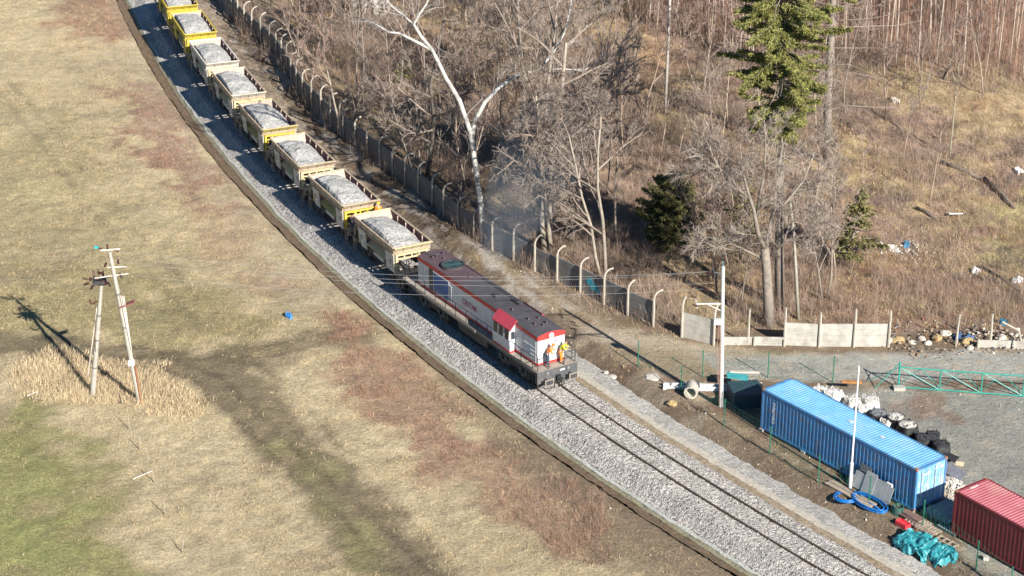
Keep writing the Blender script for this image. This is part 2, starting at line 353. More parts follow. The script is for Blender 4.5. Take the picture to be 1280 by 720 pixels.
# ------------------------------------------------------------ track formation
def sweep(name, prof, material, step=.5, wob=.08, y0=60, y1=300, jit=0, knd='structure', seed=0, dens=None):
    yy = [y0]
    while yy[-1] < y1: yy.append(yy[-1] + step / math.sqrt(1 + float(track_s(yy[-1])) ** 2))
    yy = np.array(yy); cx = track_x(yy); sl = track_s(yy); nn = np.sqrt(1 + sl ** 2); rx, ry = 1 / nn, -sl / nn
    prof = np.array(prof, float)
    if dens:
        t = np.r_[0, np.cumsum(np.hypot(*np.diff(prof, axis=0).T))]; q = np.linspace(0, t[-1], int(t[-1] / dens) + 1)
        prof = np.c_[np.interp(q, t, prof[:, 0]), np.interp(q, t, prof[:, 1])]
    V = np.stack([cx[:, None] + prof[:, 0] * rx[:, None], yy[:, None] + prof[:, 0] * ry[:, None], np.broadcast_to(prof[:, 1], (len(yy), len(prof)))], -1).copy()
    if jit:
        rg = np.random.default_rng(seed); V[..., 2] += rg.normal(0, jit, V.shape[:2]); V[..., :2] += rg.normal(0, jit * .5, V.shape[:2] + (2,))
        V[..., 2] += (fbm(V[..., 0], V[..., 1], 1.5, 7, 3) - .5) * .08
        e = (fbm(V[..., 0], V[..., 1], 1.1, 17, 3) - .5) * wob; w = np.clip(np.abs(np.linspace(-1, 1, len(prof))) * 3 - 2, 0, 1)
        V[..., 0] += e * w * rx[:, None]; V[..., 1] += e * w * ry[:, None]
    n, k = V.shape[:2]; ix = np.arange(n * k).reshape(n, k)
    q = np.stack([ix[:-1, :-1], ix[:-1, 1:], ix[1:, 1:], ix[1:, :-1]], -1).reshape(-1, 4)[:, ::-1]
    o = mesh_np(name, V.reshape(-1, 3), q, material)
    return kind(o, knd) if knd else o
ballast = stone_mat('ballast_stones', [(.15, .14, .125), (.37, .345, .32), (.45, .42, .39), (.5, .47, .435), (.62, .58, .54)], 13, .9, .05)
sweep('ballast_bed', [(-2.75, -.58), (-2.5, -.5), (-1.75, 0), (-1.5, .03), (1.5, .03), (1.75, 0), (2.2, -.3), (2.4, -.42)], ballast, .075, .2, 90, 212, .024, dens=.075)
concrete = mat('weathered_concrete', (.47, .45, .4), .9, .2, 2.5, .3, dirt=(.25, .23, .17), dirt_amt=.6)
strip_l = mat('ditch_edge_gravel', (.44, .44, .4), .95, .3, 9, .6, dirt=(.27, .27, .19), dirt_amt=.7, dscale=.8)
sweep('drain_edge_strip', [(-2.98, -.66), (-2.78, -.6), (-2.6, -.58)], strip_l, .3, .2, 88, 214, .012, dens=.12)
sweep('drain_bank', [(-3.2, -.78), (-3.08, -.73), (-2.9, -.665)], mat('mossy_bank', (.25, .235, .16), .95, .3, 6, .5, dirt=(.2, .16, .1), dirt_amt=.6), .3, .12, 88, 214, .012, dens=.12)
ditchm = mat('ditch_soil', (.13, .09, .055), .95, .4, 5, .8, dirt=(.24, .18, .12), dirt_amt=.5)
sweep('drain_ditch', [(-4.15, -.36), (-3.95, -.46), (-3.75, -.68), (-3.5, -.84), (-3.12, -.79)], ditchm, .3, .4, 88, 214, .02, dens=.15)
sweep('shoulder_soil', [(2.15, -.42), (2.5, -.43), (2.9, -.46), (3.05, -.47)], mat('shoulder_brown', (.27, .21, .14), .95, .35, 6, .6, dirt=(.42, .36, .28), dirt_amt=.7), .25, .3, 88, 126, .015, dens=.1)
sweep('cess_soil', [(2.15, -.42), (2.6, -.43), (3.6, -.5), (4.3, -.5), (4.95, -.4)], mat('cess_brown', (.25, .19, .135), .95, .35, 4, .7, dirt=(.44, .39, .32), dirt_amt=.75, dscale=.9), .25, .3, 124.5, 214, .03, dens=.12)
sweep('shoulder_path', [(2.95, -.455), (3.2, -.44), (3.55, -.45)], mat('shoulder_pale_fines', (.46, .42, .35), .95, .2, 5, .4), .3, .12, 88, 126, .01, dens=.12)
sweep('gravel_strip', [(3.45, -.45), (3.7, -.43), (4.4, -.42), (4.6, -.46)], stone_mat('pale_gravel', [(.24, .23, .21), (.38, .365, .335), (.44, .42, .39), (.56, .54, .5)], 13, .8, .04), .12, .5, 88, 125, .012, dens=.12)
steel = mat('rail_steel', (.16, .12, .095), .55, .3, 8, 0, .5)
trk = thing('railway_track', 'single curving railway track with two dark steel rails bedded in grey ballast', 'railway track', (0, 0, 0))
for g in (-.75, .75):
    o = sweep('rail', [(g - .06, -.02), (g - .012, .03), (g - .014, .1), (g - .037, .115), (g - .037, .155), (g + .037, .155), (g + .037, .115), (g + .014, .1), (g + .012, .03), (g + .06, -.02)], steel, .5, 0, 88, 214, knd=None); o.parent = trk
slm = mat('sleeper_concrete', (.36, .34, .31), .9, .2, 5)
yy = 90.0; k = 0
while k < 95:     # sleepers just breaking the ballast in front of the locomotive
    m = MB(); sl_ = float(track_s(yy)); a = math.atan2(-sl_, 1)
    m.box((float(track_x(yy)), yy, -.055), (2.5, .24, .14), rotz(a)); m.build('sleeper', slm, trk); yy += .62 / math.sqrt(1 + sl_ ** 2) if yy < 118 else .62 / math.sqrt(1 + sl_ ** 2); k += 1

# ------------------------------------------------------------ grass, brush and litter (uncountable)
def blades(P, rng, hmin, hmax, w, lean=.35, ldir=None, col=None, per=1):
    P = np.repeat(P, per, 0); n = len(P)
    a = rng.uniform(0, 2 * np.pi, n); L = rng.uniform(hmin, hmax, n)
    if per > 1: P = P + np.c_[rng.normal(0, .06, (n, 2)), np.zeros(n)]
    t = np.abs(rng.normal(0, lean, n)); b = rng.uniform(0, 2 * np.pi, n)
    tip = P + np.c_[np.cos(b) * np.sin(t) * L, np.sin(b) * np.sin(t) * L, np.cos(t) * L]
    if ldir is not None: tip[:, :2] += np.array(ldir) * L[:, None]
    wd = np.c_[np.cos(a), np.sin(a), np.zeros(n)] * (w * rng.uniform(.6, 1.4, n))[:, None]
    V = np.stack([P - wd, P + wd, tip], 1).reshape(-1, 3); return V, np.arange(3 * n).reshape(-1, 3)
def scatter(n, rng, box, prob):
    X = rng.uniform(box[0], box[1], n); Y = rng.uniform(box[2], box[3], n); k = rng.uniform(0, 1, n) < prob(X, Y)
    X, Y = X[k], Y[k]; return np.c_[X, Y, height(X, Y) - .01]
def inview(X, Y): return (np.abs(X) < 3 + .245 * Y) & (Y > 92) & (Y < 208)
rng = np.random.default_rng(5)
def zall(X, Y, zs):
    m = 0
    for z in zs: m = np.maximum(m, zmask(X, Y, z))
    return m
strawmat = mat('dry_straw', (.6, .48, .3), .9, .15, .8, island=.35); 
def p_field(X, Y):
    s = off(X, Y); g = zall(X, Y, [ZN[i] for i in (3, 4, 5, 6, 7, 8, 9)]); r = zall(X, Y, [ZN[i] for i in (10, 11, 12, 14)])
    return inview(X, Y) * (s < -4.9) * (.18 + .95 * sstep(.38, .62, fbm(X, Y, 2.4, 61, 4))) * (1 - .93 * np.clip(g, 0, 1)) * (1 - .6 * np.clip(r, 0, 1))
P = scatter(75000, rng, (-52, 20, 92, 206), p_field); P = np.repeat(P, 5, 0); P[:, :2] += rng.normal(0, .1, (len(P), 2))
V, Fc = blades(P, rng, .08, .28, .011, .85, per=2, ldir=(.35, -.35)); kind(mesh_np('dry_grass', V, Fc, strawmat), 'stuff')
tallz = (PG([(15, 455), (60, 440), (110, 447), (200, 462), (250, 490), (235, 520), (190, 510), (110, 500), (60, 495), (20, 480)]), None, .9, .9, 1)
P = scatter(70000, rng, (-32, -15, 108, 125), lambda X, Y: zmask(X, Y, tallz) * .35)
V, Fc = blades(P, rng, .15, .55, .015, .5, per=4, ldir=(.25, -.4)); kind(mesh_np('tall_grass', V, Fc, mat('tall_straw', (.74, .6, .4), .9, .15, 1, island=.3)), 'stuff')
P = scatter(90000, rng, (-50, 20, 92, 206), lambda X, Y: inview(X, Y) * (off(X, Y) < -5.2) * zall(X, Y, [ZN[i] for i in (0, 1, 2, 3, 4, 5, 8, 9)]) * .8)
V, Fc = blades(P, rng, .04, .12, .016, .5, per=2); kind(mesh_np('short_green_grass', V, Fc, mat('green_blades', (.27, .27, .13), .9, .2, 1, island=.35)), 'stuff')
def twigs(P, rng, hmin, hmax, w, lean, per):       # bushy bunches: each twig a bent sliver with a side shoot
    n0 = len(P); hs = rng.uniform(hmin, hmax, n0); P = np.repeat(P, per, 0); hs = np.repeat(hs, per); n = len(P)
    P = P + np.c_[rng.normal(0, .12, (n, 2)), np.zeros(n)]; L = hs * rng.uniform(.5, 1.1, n)
    t = np.abs(rng.normal(0, lean, n)); b = rng.uniform(0, 2 * np.pi, n)
    d = np.c_[np.cos(b) * np.sin(t), np.sin(b) * np.sin(t), np.cos(t)]
    mid = P + d * L[:, None] * .5 + rng.normal(0, .05, (n, 3)); tip = P + d * L[:, None] + np.c_[rng.normal(0, .12, (n, 2)), -.1 * L * t]
    a = rng.uniform(0, 2 * np.pi, n); wd = np.c_[np.cos(a), np.sin(a), np.zeros(n)] * w
    sh = mid + d * L[:, None] * .35 + np.c_[rng.normal(0, .16, (n, 2)), rng.normal(0, .05, n)] * L[:, None]
    V = np.concatenate([np.stack([P - wd, P + wd, mid], 1), np.stack([mid - wd * .7, mid + wd * .7, tip], 1), np.stack([P * .3 + mid * .7 - wd * .5, P * .3 + mid * .7 + wd * .5, sh], 1)]).reshape(-1, 3)
    return V, np.arange(len(V)).reshape(-1, 3)
P = scatter(75000, rng, (-45, 22, 92, 206), lambda X, Y: inview(X, Y) * (off(X, Y) < -5.2) * zall(X, Y, [ZN[i] for i in (10, 11, 14, 16, 17)]) * 1.1 * sstep(.4, .56, fbm(X, Y, 1.5, 66, 3)))
V, Fc = twigs(P, rng, .2, .8, .008, .6, 7); kind(mesh_np('reddish_brush', V, Fc, mat('reddish_twigs', (.33, .185, .13), .9, .2, 1, island=.5)), 'stuff')
bz = (PG([(655, 640), (690, 600), (745, 620), (755, 665), (720, 690), (670, 680)]), None, .5, .5, 1)
P = scatter(1100, rng, (0, 10, 95, 112), lambda X, Y: zmask(X, Y, bz))
V, Fc = twigs(P, rng, .5, 1.4, .007, .5, 8); kind(mesh_np('willow_brush', V, Fc, mat('willow_twigs', (.33, .21, .155), .9, .2, 1, island=.35)), 'stuff')
P = scatter(40000, rng, (-25, 22, 92, 206), lambda X, Y: inview(X, Y) * (off(X, Y) < -5.2) * zall(X, Y, [ZN[i] for i in (12, 13)]) * .5)
V, Fc = twigs(P, rng, .15, .5, .009, .7, 5); kind(mesh_np('dead_weeds', V, Fc, mat('weed_stalks', (.3, .24, .16), .9, .2, 1, island=.4)), 'stuff')
def p_wood(X, Y):
    s = off(X, Y); dw = np.minimum(s - 10.2, Y - 126.2)
    return inview(X, Y) * (dw > 0)
P = scatter(120000, rng, (-45, 56, 124, 208), lambda X, Y: p_wood(X, Y) * (.1 + .9 * sstep(.4, .62, fbm(X, Y, 3.1, 131, 4)) + .8 * zall(X, Y, ZW[:9])))
V, Fc = blades(P, rng, .08, .3, .013, 1.0, per=5); kind(mesh_np('woodland_dry_grass', V, Fc, mat('woodland_straw', (.53, .41, .22), .9, .15, .8, island=.4)), 'stuff')
P = scatter(85000, rng, (-45, 56, 124, 208), lambda X, Y: p_wood(X, Y) * (.22 + .9 * sstep(.42, .62, fbm(X, Y, 4.2, 141, 4))) * (1 - .7 * zall(X, Y, ZW[1:3] + ZW[5:8])))
V, Fc = twigs(P, rng, .4, 1.9, .011, .55, 7); kind(mesh_np('bare_undergrowth', V, Fc, mat('grey_twigs', (.33, .245, .19), .9, .25, 1, island=.45)), 'stuff')
P = scatter(60000, rng, (-45, 56, 124, 208), lambda X, Y: p_wood(X, Y) * .9 * sstep(.52, .68, fbm(X, Y, 3.6, 171, 4)))
V, Fc = twigs(P, rng, .3, 1.1, .01, .8, 5); kind(mesh_np('rusty_bramble', V, Fc, mat('bramble_stems', (.36, .2, .13), .9, .25, 1, island=.45)), 'stuff')
# verge growth along the wall foot and the fence bank
P = scatter(60000, rng, (-30, 34, 93, 200), lambda X, Y: inview(X, Y) * (((off(X, Y) > 4.8) & (off(X, Y) < 7.2)) * .28 * sstep(.45, .6, fbm(X, Y, 1.8, 181, 3)) + ((np.minimum(off(X, Y) - 8.4, Y - 123.6) > 0) & (np.minimum(off(X, Y) - 10.4, Y - 126.6) < 0)) * .8 * sstep(.4, .6, fbm(X, Y, 1.5, 191, 3))))
V, Fc = blades(P, rng, .08, .35, .016, .7, per=4); kind(mesh_np('verge_grass', V, Fc, mat('verge_straw', (.4, .3, .17), .9, .15, 1, island=.45)), 'stuff')
P = scatter(60000, rng, (-45, 34, 93, 206), lambda X, Y: inview(X, Y) * (Y > 128) * (np.abs(off(X, Y) - np.interp(Y, [130, 145, 165, 200], [9.8, 8.0, 7.0, 6.8])) < 1.6) * .8 * sstep(.4, .55, fbm(X, Y, 3, 241, 3)))
V, Fc = twigs(P, rng, .4, 2.2, .011, .45, 7); kind(mesh_np('wall_foot_scrub', V, Fc, mat('scrub_stems', (.3, .22, .17), .9, .25, 1, island=.45)), 'stuff')
# loose stones
def stones(name, n, box, prob, smin, smax, material, seed):
    rg = np.random.default_rng(seed); P = scatter(n, rg, box, prob); k = len(P)
    base = np.array([(1, 0, 0), (-1, 0, 0), (0, 1, 0), (0, -1, 0), (0, 0, 1), (0, 0, -.4)], float)
    S = rg.uniform(smin, smax, (k, 1, 1)) * rg.uniform(.55, 1.3, (k, 1, 3)); V = base[None] * S * rg.uniform(.75, 1.2, (k, 6, 1))
    a = rg.uniform(0, 6.28, k); c, s_ = np.cos(a)[:, None], np.sin(a)[:, None]; x = V[..., 0] * c - V[..., 1] * s_; y = V[..., 0] * s_ + V[..., 1] * c
    V = np.stack([x, y, V[..., 2]], -1) + P[:, None, :]
    f = np.array([(0, 2, 4), (2, 1, 4), (1, 3, 4), (3, 0, 4), (2, 0, 5), (1, 2, 5), (3, 1, 5), (0, 3, 5)])
    return kind(mesh_np(name, V.reshape(-1, 3), (f[None] + 6 * np.arange(k)[:, None, None]).reshape(-1, 3), material), 'stuff')
palest = mat('pale_stone', (.5, .45, .38), .9, .2, 3, island=.4)
stones('loose_stones', 5000, (-40, 22, 93, 206), lambda X, Y: inview(X, Y) * (off(X, Y) < -5.2) * (off(X, Y) > -12) * (.1 + .9 * zall(X, Y, [ZN[13], ZN[12]])) * .35, .03, .11, palest, 3)
stones('bank_rubble', 14000, (-30, 34, 93, 200), lambda X, Y: inview(X, Y) * (off(X, Y) > 4.5) * (np.minimum(off(X, Y) - 10, Y - 125.5) < 0) * .4 * sstep(.42, .6, fbm(X, Y, 2.5, 201, 3)), .02, .09, palest, 4)
stones('spilled_ballast', 9000, (-40, 22, 93, 206), lambda X, Y: inview(X, Y) * (((off(X, Y) < -2.9) & (off(X, Y) > -4.4)) * .25 + ((off(X, Y) > 2.2) & (off(X, Y) < 4.9)) * .2), .02, .05, mat('grey_stone', (.42, .4, .38), .9, .2, 3, island=.4), 6)
# ------------------------------------------------------------ the train
M_white = mat('white_paint', (.66, .68, .7), .45, .06, 2, dirt=(.4, .37, .33), dirt_amt=.35)
M_red = mat('red_paint', (.62, .045, .04), .45, .1, 3, dirt=(.3, .07, .06), dirt_amt=.4)
M_cabroof = mat('faded_cab_roof_red', (.52, .06, .09), .5, .1, 3, dirt=(.35, .1, .12), dirt_amt=.4)
M_roof = mat('dusty_roof_paint', (.075, .07, .08), .7, .2, 2.5, dirt=(.13, .12, .125), dirt_amt=.6, dscale=.5)
M_roofr = mat('faded_maroon_roof', (.11, .07, .08), .7, .2, 2.5, dirt=(.09, .07, .08), dirt_amt=.6, dscale=.8)
M_dark = mat('dark_underframe', (.045, .045, .05), .7, .3, 6, dirt=(.14, .11, .09), dirt_amt=.5)
M_grey = mat('grey_frame_paint', (.085, .09, .095), .6, .2, 5, dirt=(.2, .17, .14), dirt_amt=.5)
M_deck = mat('worn_deck', (.34, .3, .25), .8, .2, 4, dirt=(.2, .17, .14), dirt_amt=.5)
M_glass = mat('cab_glass', (.04, .05, .06), .12, .1, 2)
M_blue = mat('blue_panel', (.03, .14, .4), .4, .2, 3)
M_bluegrey = mat('grey_letter_paint', (.3, .33, .38), .5, .1, 3)
M_steel = mat('worn_steel', (.3, .29, .28), .45, .2, 6, metal=.6)
M_black = mat('black_rubber', (.02, .02, .02), .7, .2, 5)
M_teal = mat('fan_grille', (.03, .07, .08), .6, .5, 14)
M_lamp = mat('lamp_lens', (.2, .2, .19), .2, .05, 3)
yy_ = np.arange(85, 235, .02); xx_ = track_x(yy_); arc = np.r_[0, np.cumsum(np.hypot(np.diff(xx_), np.diff(yy_)))]
ARC0 = float(np.interp(117.76, yy_, arc)); RAILZ = .155
def on_track(a):                              # metres behind the locomotive's front face -> point and heading
    y = float(np.interp(ARC0 + a, arc, yy_)); x = float(track_x(y)); s = float(track_s(y)); return (x, y, RAILZ), math.atan2(-1, -s)
def wheelset(parent, x, r=.46, mt=None):
    for s in (-1, 1):
        m = MB(); m.tube([(x, s * .68, r), (x, s * .82, r)], r, 20); m.tube([(x, s * .64, r), (x, s * .68, r)], r + .03, 20); m.tube([(x, s * .82, r), (x, s * .84, r)], [r * .55, r * .5], 12, 1)
        m.build('wheel', [M_dark, M_steel], parent)
    m = MB(); m.tube([(x, -.66, r), (x, .66, r)], .08, 8); m.build('axle', M_dark, parent)
def buffers(parent, x, d, z=.98, rect=False, mt=None):
    for s in (-1, 1):
        m = MB(); y = s * .875
        m.tube([(x, y, z), (x + d * .28, y, z)], .11, 12); m.tube([(x + d * .2, y, z), (x + d * .45, y, z)], .08, 12, 1)
        if rect:
            m.box((x + d * .48, y, z), (.06, .62, .4), mi=2); m.box((x + d * .515, y, z), (.02, .5, .3), mi=0)
        else: m.tube([(x + d * .44, y, z), (x + d * .49, y, z)], .23, 16, 1)
        m.build('buffer', [M_dark, M_steel, M_deck], parent)

def loco_pose():
    p, h = on_track(7.25); return (p[0] + .05, p[1] + .03, p[2]), h + R(1.2)
def locomotive():
    p, h = loco_pose()
    L = thing('diesel_locomotive', 'red and white diesel shunting locomotive with dark roof pushing the loaded hopper wagons', 'locomotive', p, h)
    HW, ZD, ZS, ZC = .97, 1.6, 3.55, 3.72
    arcpts = [(y, ZS + (ZC - ZS) * (1 - (y / HW) ** 2)) for y in np.linspace(HW, -HW, 9)]
    m = MB(); m.prism([(HW, ZD), (HW, ZS - .27), (-HW, ZS - .27), (-HW, ZD)][::-1], -7.25, 7.25)
    # side doors and panel joints stand proud of the hood
    for s in (-1, 1):
        for x0, x1 in ((4.85, 5.65), (5.7, 6.4), (6.45, 7.1), (-7.1, -6.5), (1.4, 2.0), (2.02, 2.62), (.7, 1.3)):
            m.box(((x0 + x1) / 2, s * (HW + .012), 2.45), (x1 - x0 - .05, .024, 1.5))
    m.build('hood', M_white, L)
    m = MB(); m.prism([(HW + .02, ZS - .27), (HW + .02, ZS)] + arcpts[1:-1] + [(-HW - .02, ZS), (-HW - .02, ZS - .27)], -7.28, 7.28); m.build('upper_band', M_red, L)
    m = MB()
    for s in (-1, 1): m.box((0, s * (HW + .018), ZD + .09), (14.5, .036, .15))
    m.box((7.268, 0, ZD + .09), (.036, 2 * HW, .15)); m.build('lower_stripe', M_red, L)
    rp = [(y * 1.03, z + .02) for y, z in arcpts]
    for nm, a, b, mt in (('roof_panel', -1.8, 7.24, M_roof), ('roof_panel', -7.25, -1.83, M_roofr)):
        m = MB(); m.prism(rp + [(-HW * 1.03, ZS - .0), (HW * 1.03, ZS - .0)], a, b)
        if a > -7: m.box((.4, .55, ZC - .02), (4.2, .05, .08)); m.box((.4, .75, ZC - .07), (4.2, .05, .08)); m.box((2.6, .35, ZC + .04), (.9, .16, .06), mi=1)
        else: m.box((-3, .8, ZC - .06), (2.2, .05, .06))
        m.build(nm, [mt, M_black], L)
    for x, y in ((5.3, .3), (5.9, -.35), (6.1, .35), (5.1, -.3), (6.3, 0), (3.4, -.4), (-6.4, .4), (-6.2, -.5), (-5.6, 0), (-2.2, -.1)):
        m = MB(); m.box((x, y, ZC + .05), (.22, .1, .1)); m.bar((x - .12, y, ZC + .06), (x + .12, y, ZC + .14), .03, 6); m.build('lifting_eye', M_roofr, L)
    m = MB(); m.bar((-6.9, -.5, ZC + .05), (-6.3, -.2, ZC + .07), .05, 6); m.bar((-6.3, -.2, ZC + .07), (-6.35, .05, ZC + .06), .05, 6); m.bar((-6.3, -.2, ZC + .07), (-6.05, -.25, ZC + .06), .05, 6); m.build('roof_bracket', M_roof, L)
    m = MB(); m.ring((-4.4, 0, ZC - .05), (0, 0, 1), .66, .78, .16, 28); m.build('fan_ring', M_dark, L)
    m = MB(); m.tube([(-4.4, 0, ZC - .05), (-4.4, 0, ZC + .04)], .66, 28)
    for k in range(10):
        a = k * math.pi / 5; m.bar((-4.4, 0, ZC + .06), (-4.4 + .64 * math.cos(a), .64 * math.sin(a), ZC + .06), .02, 4)
    m.build('fan_grille', M_teal, L)
    m = MB(); m.tube([(1.3, -.2, ZC), (1.3, -.2, ZC + .22)], .16, 12); m.build('exhaust_stack', M_dark, L)
    # cab, wider than the hood, with slanting red roof
    m = MB(); C0, C1, CW = 2.75, 4.75, 1.38
    for s in (-1, 1):
        m.prism([(s * HW, 1.52), (s * CW, 1.52), (s * (CW + .02), 2.3), (s * CW * .97, 3.08), (s * HW, 3.5)][::s], C0, C1)
    m.build('cab', M_white, L)
    for s in (-1, 1):
        m = MB(); m.prism([(s * (CW * .97 + .08), 3.06), (s * (CW * .97 + .08), 3.14), (s * .9, 3.72), (s * .9, 3.62)][::s], C0 - .06, C1 + .08); m.build('cab_roof', M_cabroof, L)
        m = MB(); m.box(((C0 + C1) / 2, s * (CW + .015), 1.6), (C1 - C0, .03, .14)); m.box((C1 + .012, s * (HW + CW) / 2, 1.6), (.03, CW - HW, .14)); m.build('cab_stripe', M_red, L)
    for s in (-1, 1):
        for k in range(3):
            xm = C0 + .36 + k * .64
            f = MB(); f.prism([(s * (CW + .012), 2.4), (s * (CW + .035), 2.4), (s * (CW * .97 + .042), 3.0), (s * (CW * .97 + .015), 3.0)][::s], xm - .25, xm + .25); w = f.build('cab_window', M_glass, L)
            g = MB()
            for dx in (-.28, .28): g.prism([(s * (CW + .014), 2.36), (s * (CW + .055), 2.36), (s * (CW * .97 + .06), 3.04), (s * (CW * .97 + .018), 3.04)][::s], xm + dx - .025, xm + dx + .025)
            g.prism([(s * (CW + .014), 2.34), (s * (CW + .05), 2.34), (s * (CW + .05), 2.39), (s * (CW + .012), 2.39)][::s], xm - .3, xm + .3)
            g.build('window_frame', M_white, w)
        f = MB(); f.box((C1 + .012, s * (HW + CW) / 2, 2.72), (.03, .26, .5)); w = f.build('cab_window', M_glass, L)
        f = MB(); f.box((C0 - .012, s * (HW + CW) / 2, 2.72), (.03, .26, .5)); f.build('cab_window', M_glass, L)
    # side features
    for s in (-1, 1):
        m = MB(); m.box((-5.55, s * (HW + .02), 2.5), (.45, .04, 1.5)); m.build('intake_grille', M_grey, L)
        m = MB(); m.box((-4.2, s * (HW + .025), 2.55), (1.9, .05, 1.3)); q = m.build('blue_side_panel', M_blue, L)
        m = MB(); m.box((-4.2, s * (HW + .03), 3.22), (2.05, .07, .06)); m.box((-3.22, s * (HW + .03), 2.5), (.06, .07, 1.4)); m.build('panel_frame', M_white, q)
        m = MB()
        for k in range(9): m.box((-3.0, s * (HW + .05), 1.95 + k * .13), (.32, .04, .07))
        m.build('louvre', mat('louvre_white', (.8, .8, .8), .4, .05, 2), L)
        m = MB(); m.box((2.3, s * (HW + .05), 2.75), (.12, .08, .3)); m.build('warning_plate', mat('plate_white', (.85, .85, .85), .4, .05, 2), L)
        for k in range(4):
            m = MB(); m.bar((4.95 + k * .52, s * (HW + .05), 2.0), (5.3 + k * .52, s * (HW + .05), 2.0), .018); m.build('door_handrail', M_white, L)
        for k in range(3): 
            m = MB(); m.bar((5.75, s * (HW + .06), 2.2 + k * .28), (6.95, s * (HW + .06), 2.2 + k * .28), .02); m.build('door_handrail', M_white, L)
        X = Matrix.Translation((-.7, s * (HW + .035), 2.55)) @ (Matrix.Rotation(R(180), 4, 'Z') if s > 0 else Matrix.Identity(4)) @ Matrix.Rotation(R(90), 4, 'X')
        text_mesh('side_lettering', 'CESTAR', .5, mat('shaded_red_lettering', (.5, .06, .1), .5, .1, 3), L, X)
    X = Matrix.Translation((7.262, 0, 2.98)) @ Matrix.Rotation(R(90), 4, 'Z') @ Matrix.Rotation(R(90), 4, 'X')
    text_mesh('front_lettering', 'CESTAR', .27, M_red, L, X)
    X = Matrix.Translation((7.262, 0, 3.17)) @ Matrix.Rotation(R(90), 4, 'Z') @ Matrix.Rotation(R(90), 4, 'X')
    text_mesh('front_lettering', 'CZ CARGO', .13, M_bluegrey, L, X)
    m = MB(); m.tube([(7.25, 0, 3.47), (7.31, 0, 3.47)], .17, 20); e = m.build('emblem', mat('emblem_white', (.85, .85, .85), .35, .05, 3), L)
    m = MB(); m.box((7.315, .07, 3.53), (.012, .14, .07)); m.box((7.315, -.05, 3.4), (.012, .12, .08)); m.build('emblem_mark', M_grey, e)
    # deck, frame, rails
    m = MB(); m.box((-.35, 0, 1.53), (16.6, 2.9, .1)); m.build('deck', M_deck, L)
    m = MB(); m.box((-.35, 0, 1.3), (16.5, 2.5, .36)); m.build('main_frame', M_grey, L)
    for s in (-1, 1):
        m = MB(); m.box((-2.9, s * 1.47, 1.47), (7.4, .07, .2)); m.build('deck_edge', M_deck, L)
        for x in np.arange(-8.2, 7.9, 1.3):
            if C0 - .3 < x < C1 + .3: continue
            m = MB(); m.bar((x, s * 1.42, 1.55), (x, s * 1.42, 2.45), .022, 5); m.build('handrail_post', M_dark, L)
        for a, b in ((-8.2, C0 - .05), (C1 + .05, 7.7)):
            m = MB(); m.bar((a, s * 1.42, 2.45), (b, s * 1.42, 2.45), .025, 5); m.bar((a, s * 1.42, 2.0), (b, s * 1.42, 2.0), .018, 5); m.build('handrail', M_dark, L)
        for y in (1.35, .55):
            m = MB(); m.tube([(7.85, s * y, 1.55), (7.9, s * y, 2.35), (7.8, s * y, 2.62), (7.6, s * (y + .05), 2.7)], .03, 6); m.build('front_grab_rail', M_dark, L)
        
        for zz in (2.4, 2.0):
            m = MB(); m.bar((7.88, s * .55, zz), (7.88, s * 1.35, zz), .022, 5); m.build('front_crossbar', M_dark, L)
    m = MB(); m.box((0, 0, .85), (3.4, 2.3, .62), top=(1.1, 1.08)); m.build('fuel_tank', M_dark, L)
    for bx in (-5.2, 4.7):
        m = MB()
        for s in (-1, 1):
            m.prism([(bx - 1.9, .6), (bx - 1.5, .35), (bx - .4, .6), (bx + .4, .6), (bx + 1.5, .35), (bx + 1.9, .6), (bx + 1.7, .95), (bx - 1.7, .95)], s * .98 - .06, s * .98 + .06, 'y')
            for x in (bx - 1.15, bx + 1.15): m.box((x, s * 1.08, .5), (.32, .16, .32)); m.tube([(x - .3, s * 1.1, .55), (x - .3, s * 1.1, .95)], .09, 8, 1); m.tube([(x + .3, s * 1.1, .55), (x + .3, s * 1.1, .95)], .09, 8, 1)
        m.box((bx, 0, .7), (1.2, 2.0, .3)); m.build('bogie', [M_dark, M_grey], L)
        for x in (bx - 1.15, bx + 1.15): wheelset(L, x, .5)
    for d, x in ((1, 7.75), (-1, -8.5)):
        m = MB(); m.box((x + d * .12, 0, 1.18), (.24, 2.9, .78)); m.box((x + d * .1, 0, .72), (.2, 1.9, .3)); hs = m.build('headstock', M_grey, L)
        for s in (-1, 1):
            m = MB(); m.box((x - d * .05, s * 1.3, .95), (.5, .3, .07)); m.box((x - d * .05, s * 1.3, .6), (.5, .3, .07)); m.box((x - d * .28, s * 1.43, .9), (.06, .05, .95)); m.box((x + d * .2, s * 1.43, .9), (.06, .05, .95)); m.build('step', M_black, L)
            m = MB(); m.tube([(x + d * .24, s * .75, 1.42), (x + d * .32, s * .75, 1.42)], .11, 14); m.build('headlight', M_lamp, L)
            m = MB(); m.tube([(x + d * .25, s * .32, .85), (x + d * .42, s * .34, .75), (x + d * .45, s * .35, .5), (x + d * .35, s * .3, .35)], .035, 6); m.build('brake_hose', [M_black, M_dark][0], L)
        m = MB(); m.box((x + d * .3, 0, .98), (.3, .3, .28)); m.bar((x + d * .4, 0, .95), (x + d * .62, 0, .85), .06, 8); m.bar((x + d * .62, -.12, .75), (x + d * .62, .12, .75), .05, 6); m.tube([(x + d * .5, .1, .9), (x + d * .55, .13, .5), (x + d * .5, 0, .42), (x + d * .55, -.13, .5), (x + d * .5, -.1, .9)], .035, 6); m.build('coupling_hook', M_black, L)
        buffers(L, x + d * .2, d, rect=True)
        m = MB(); m.box((x + d * .245, .35, 1.38), (.02, .35, .1)); m.build('number_plate', M_white, L)
    return L
LOCO = locomotive()

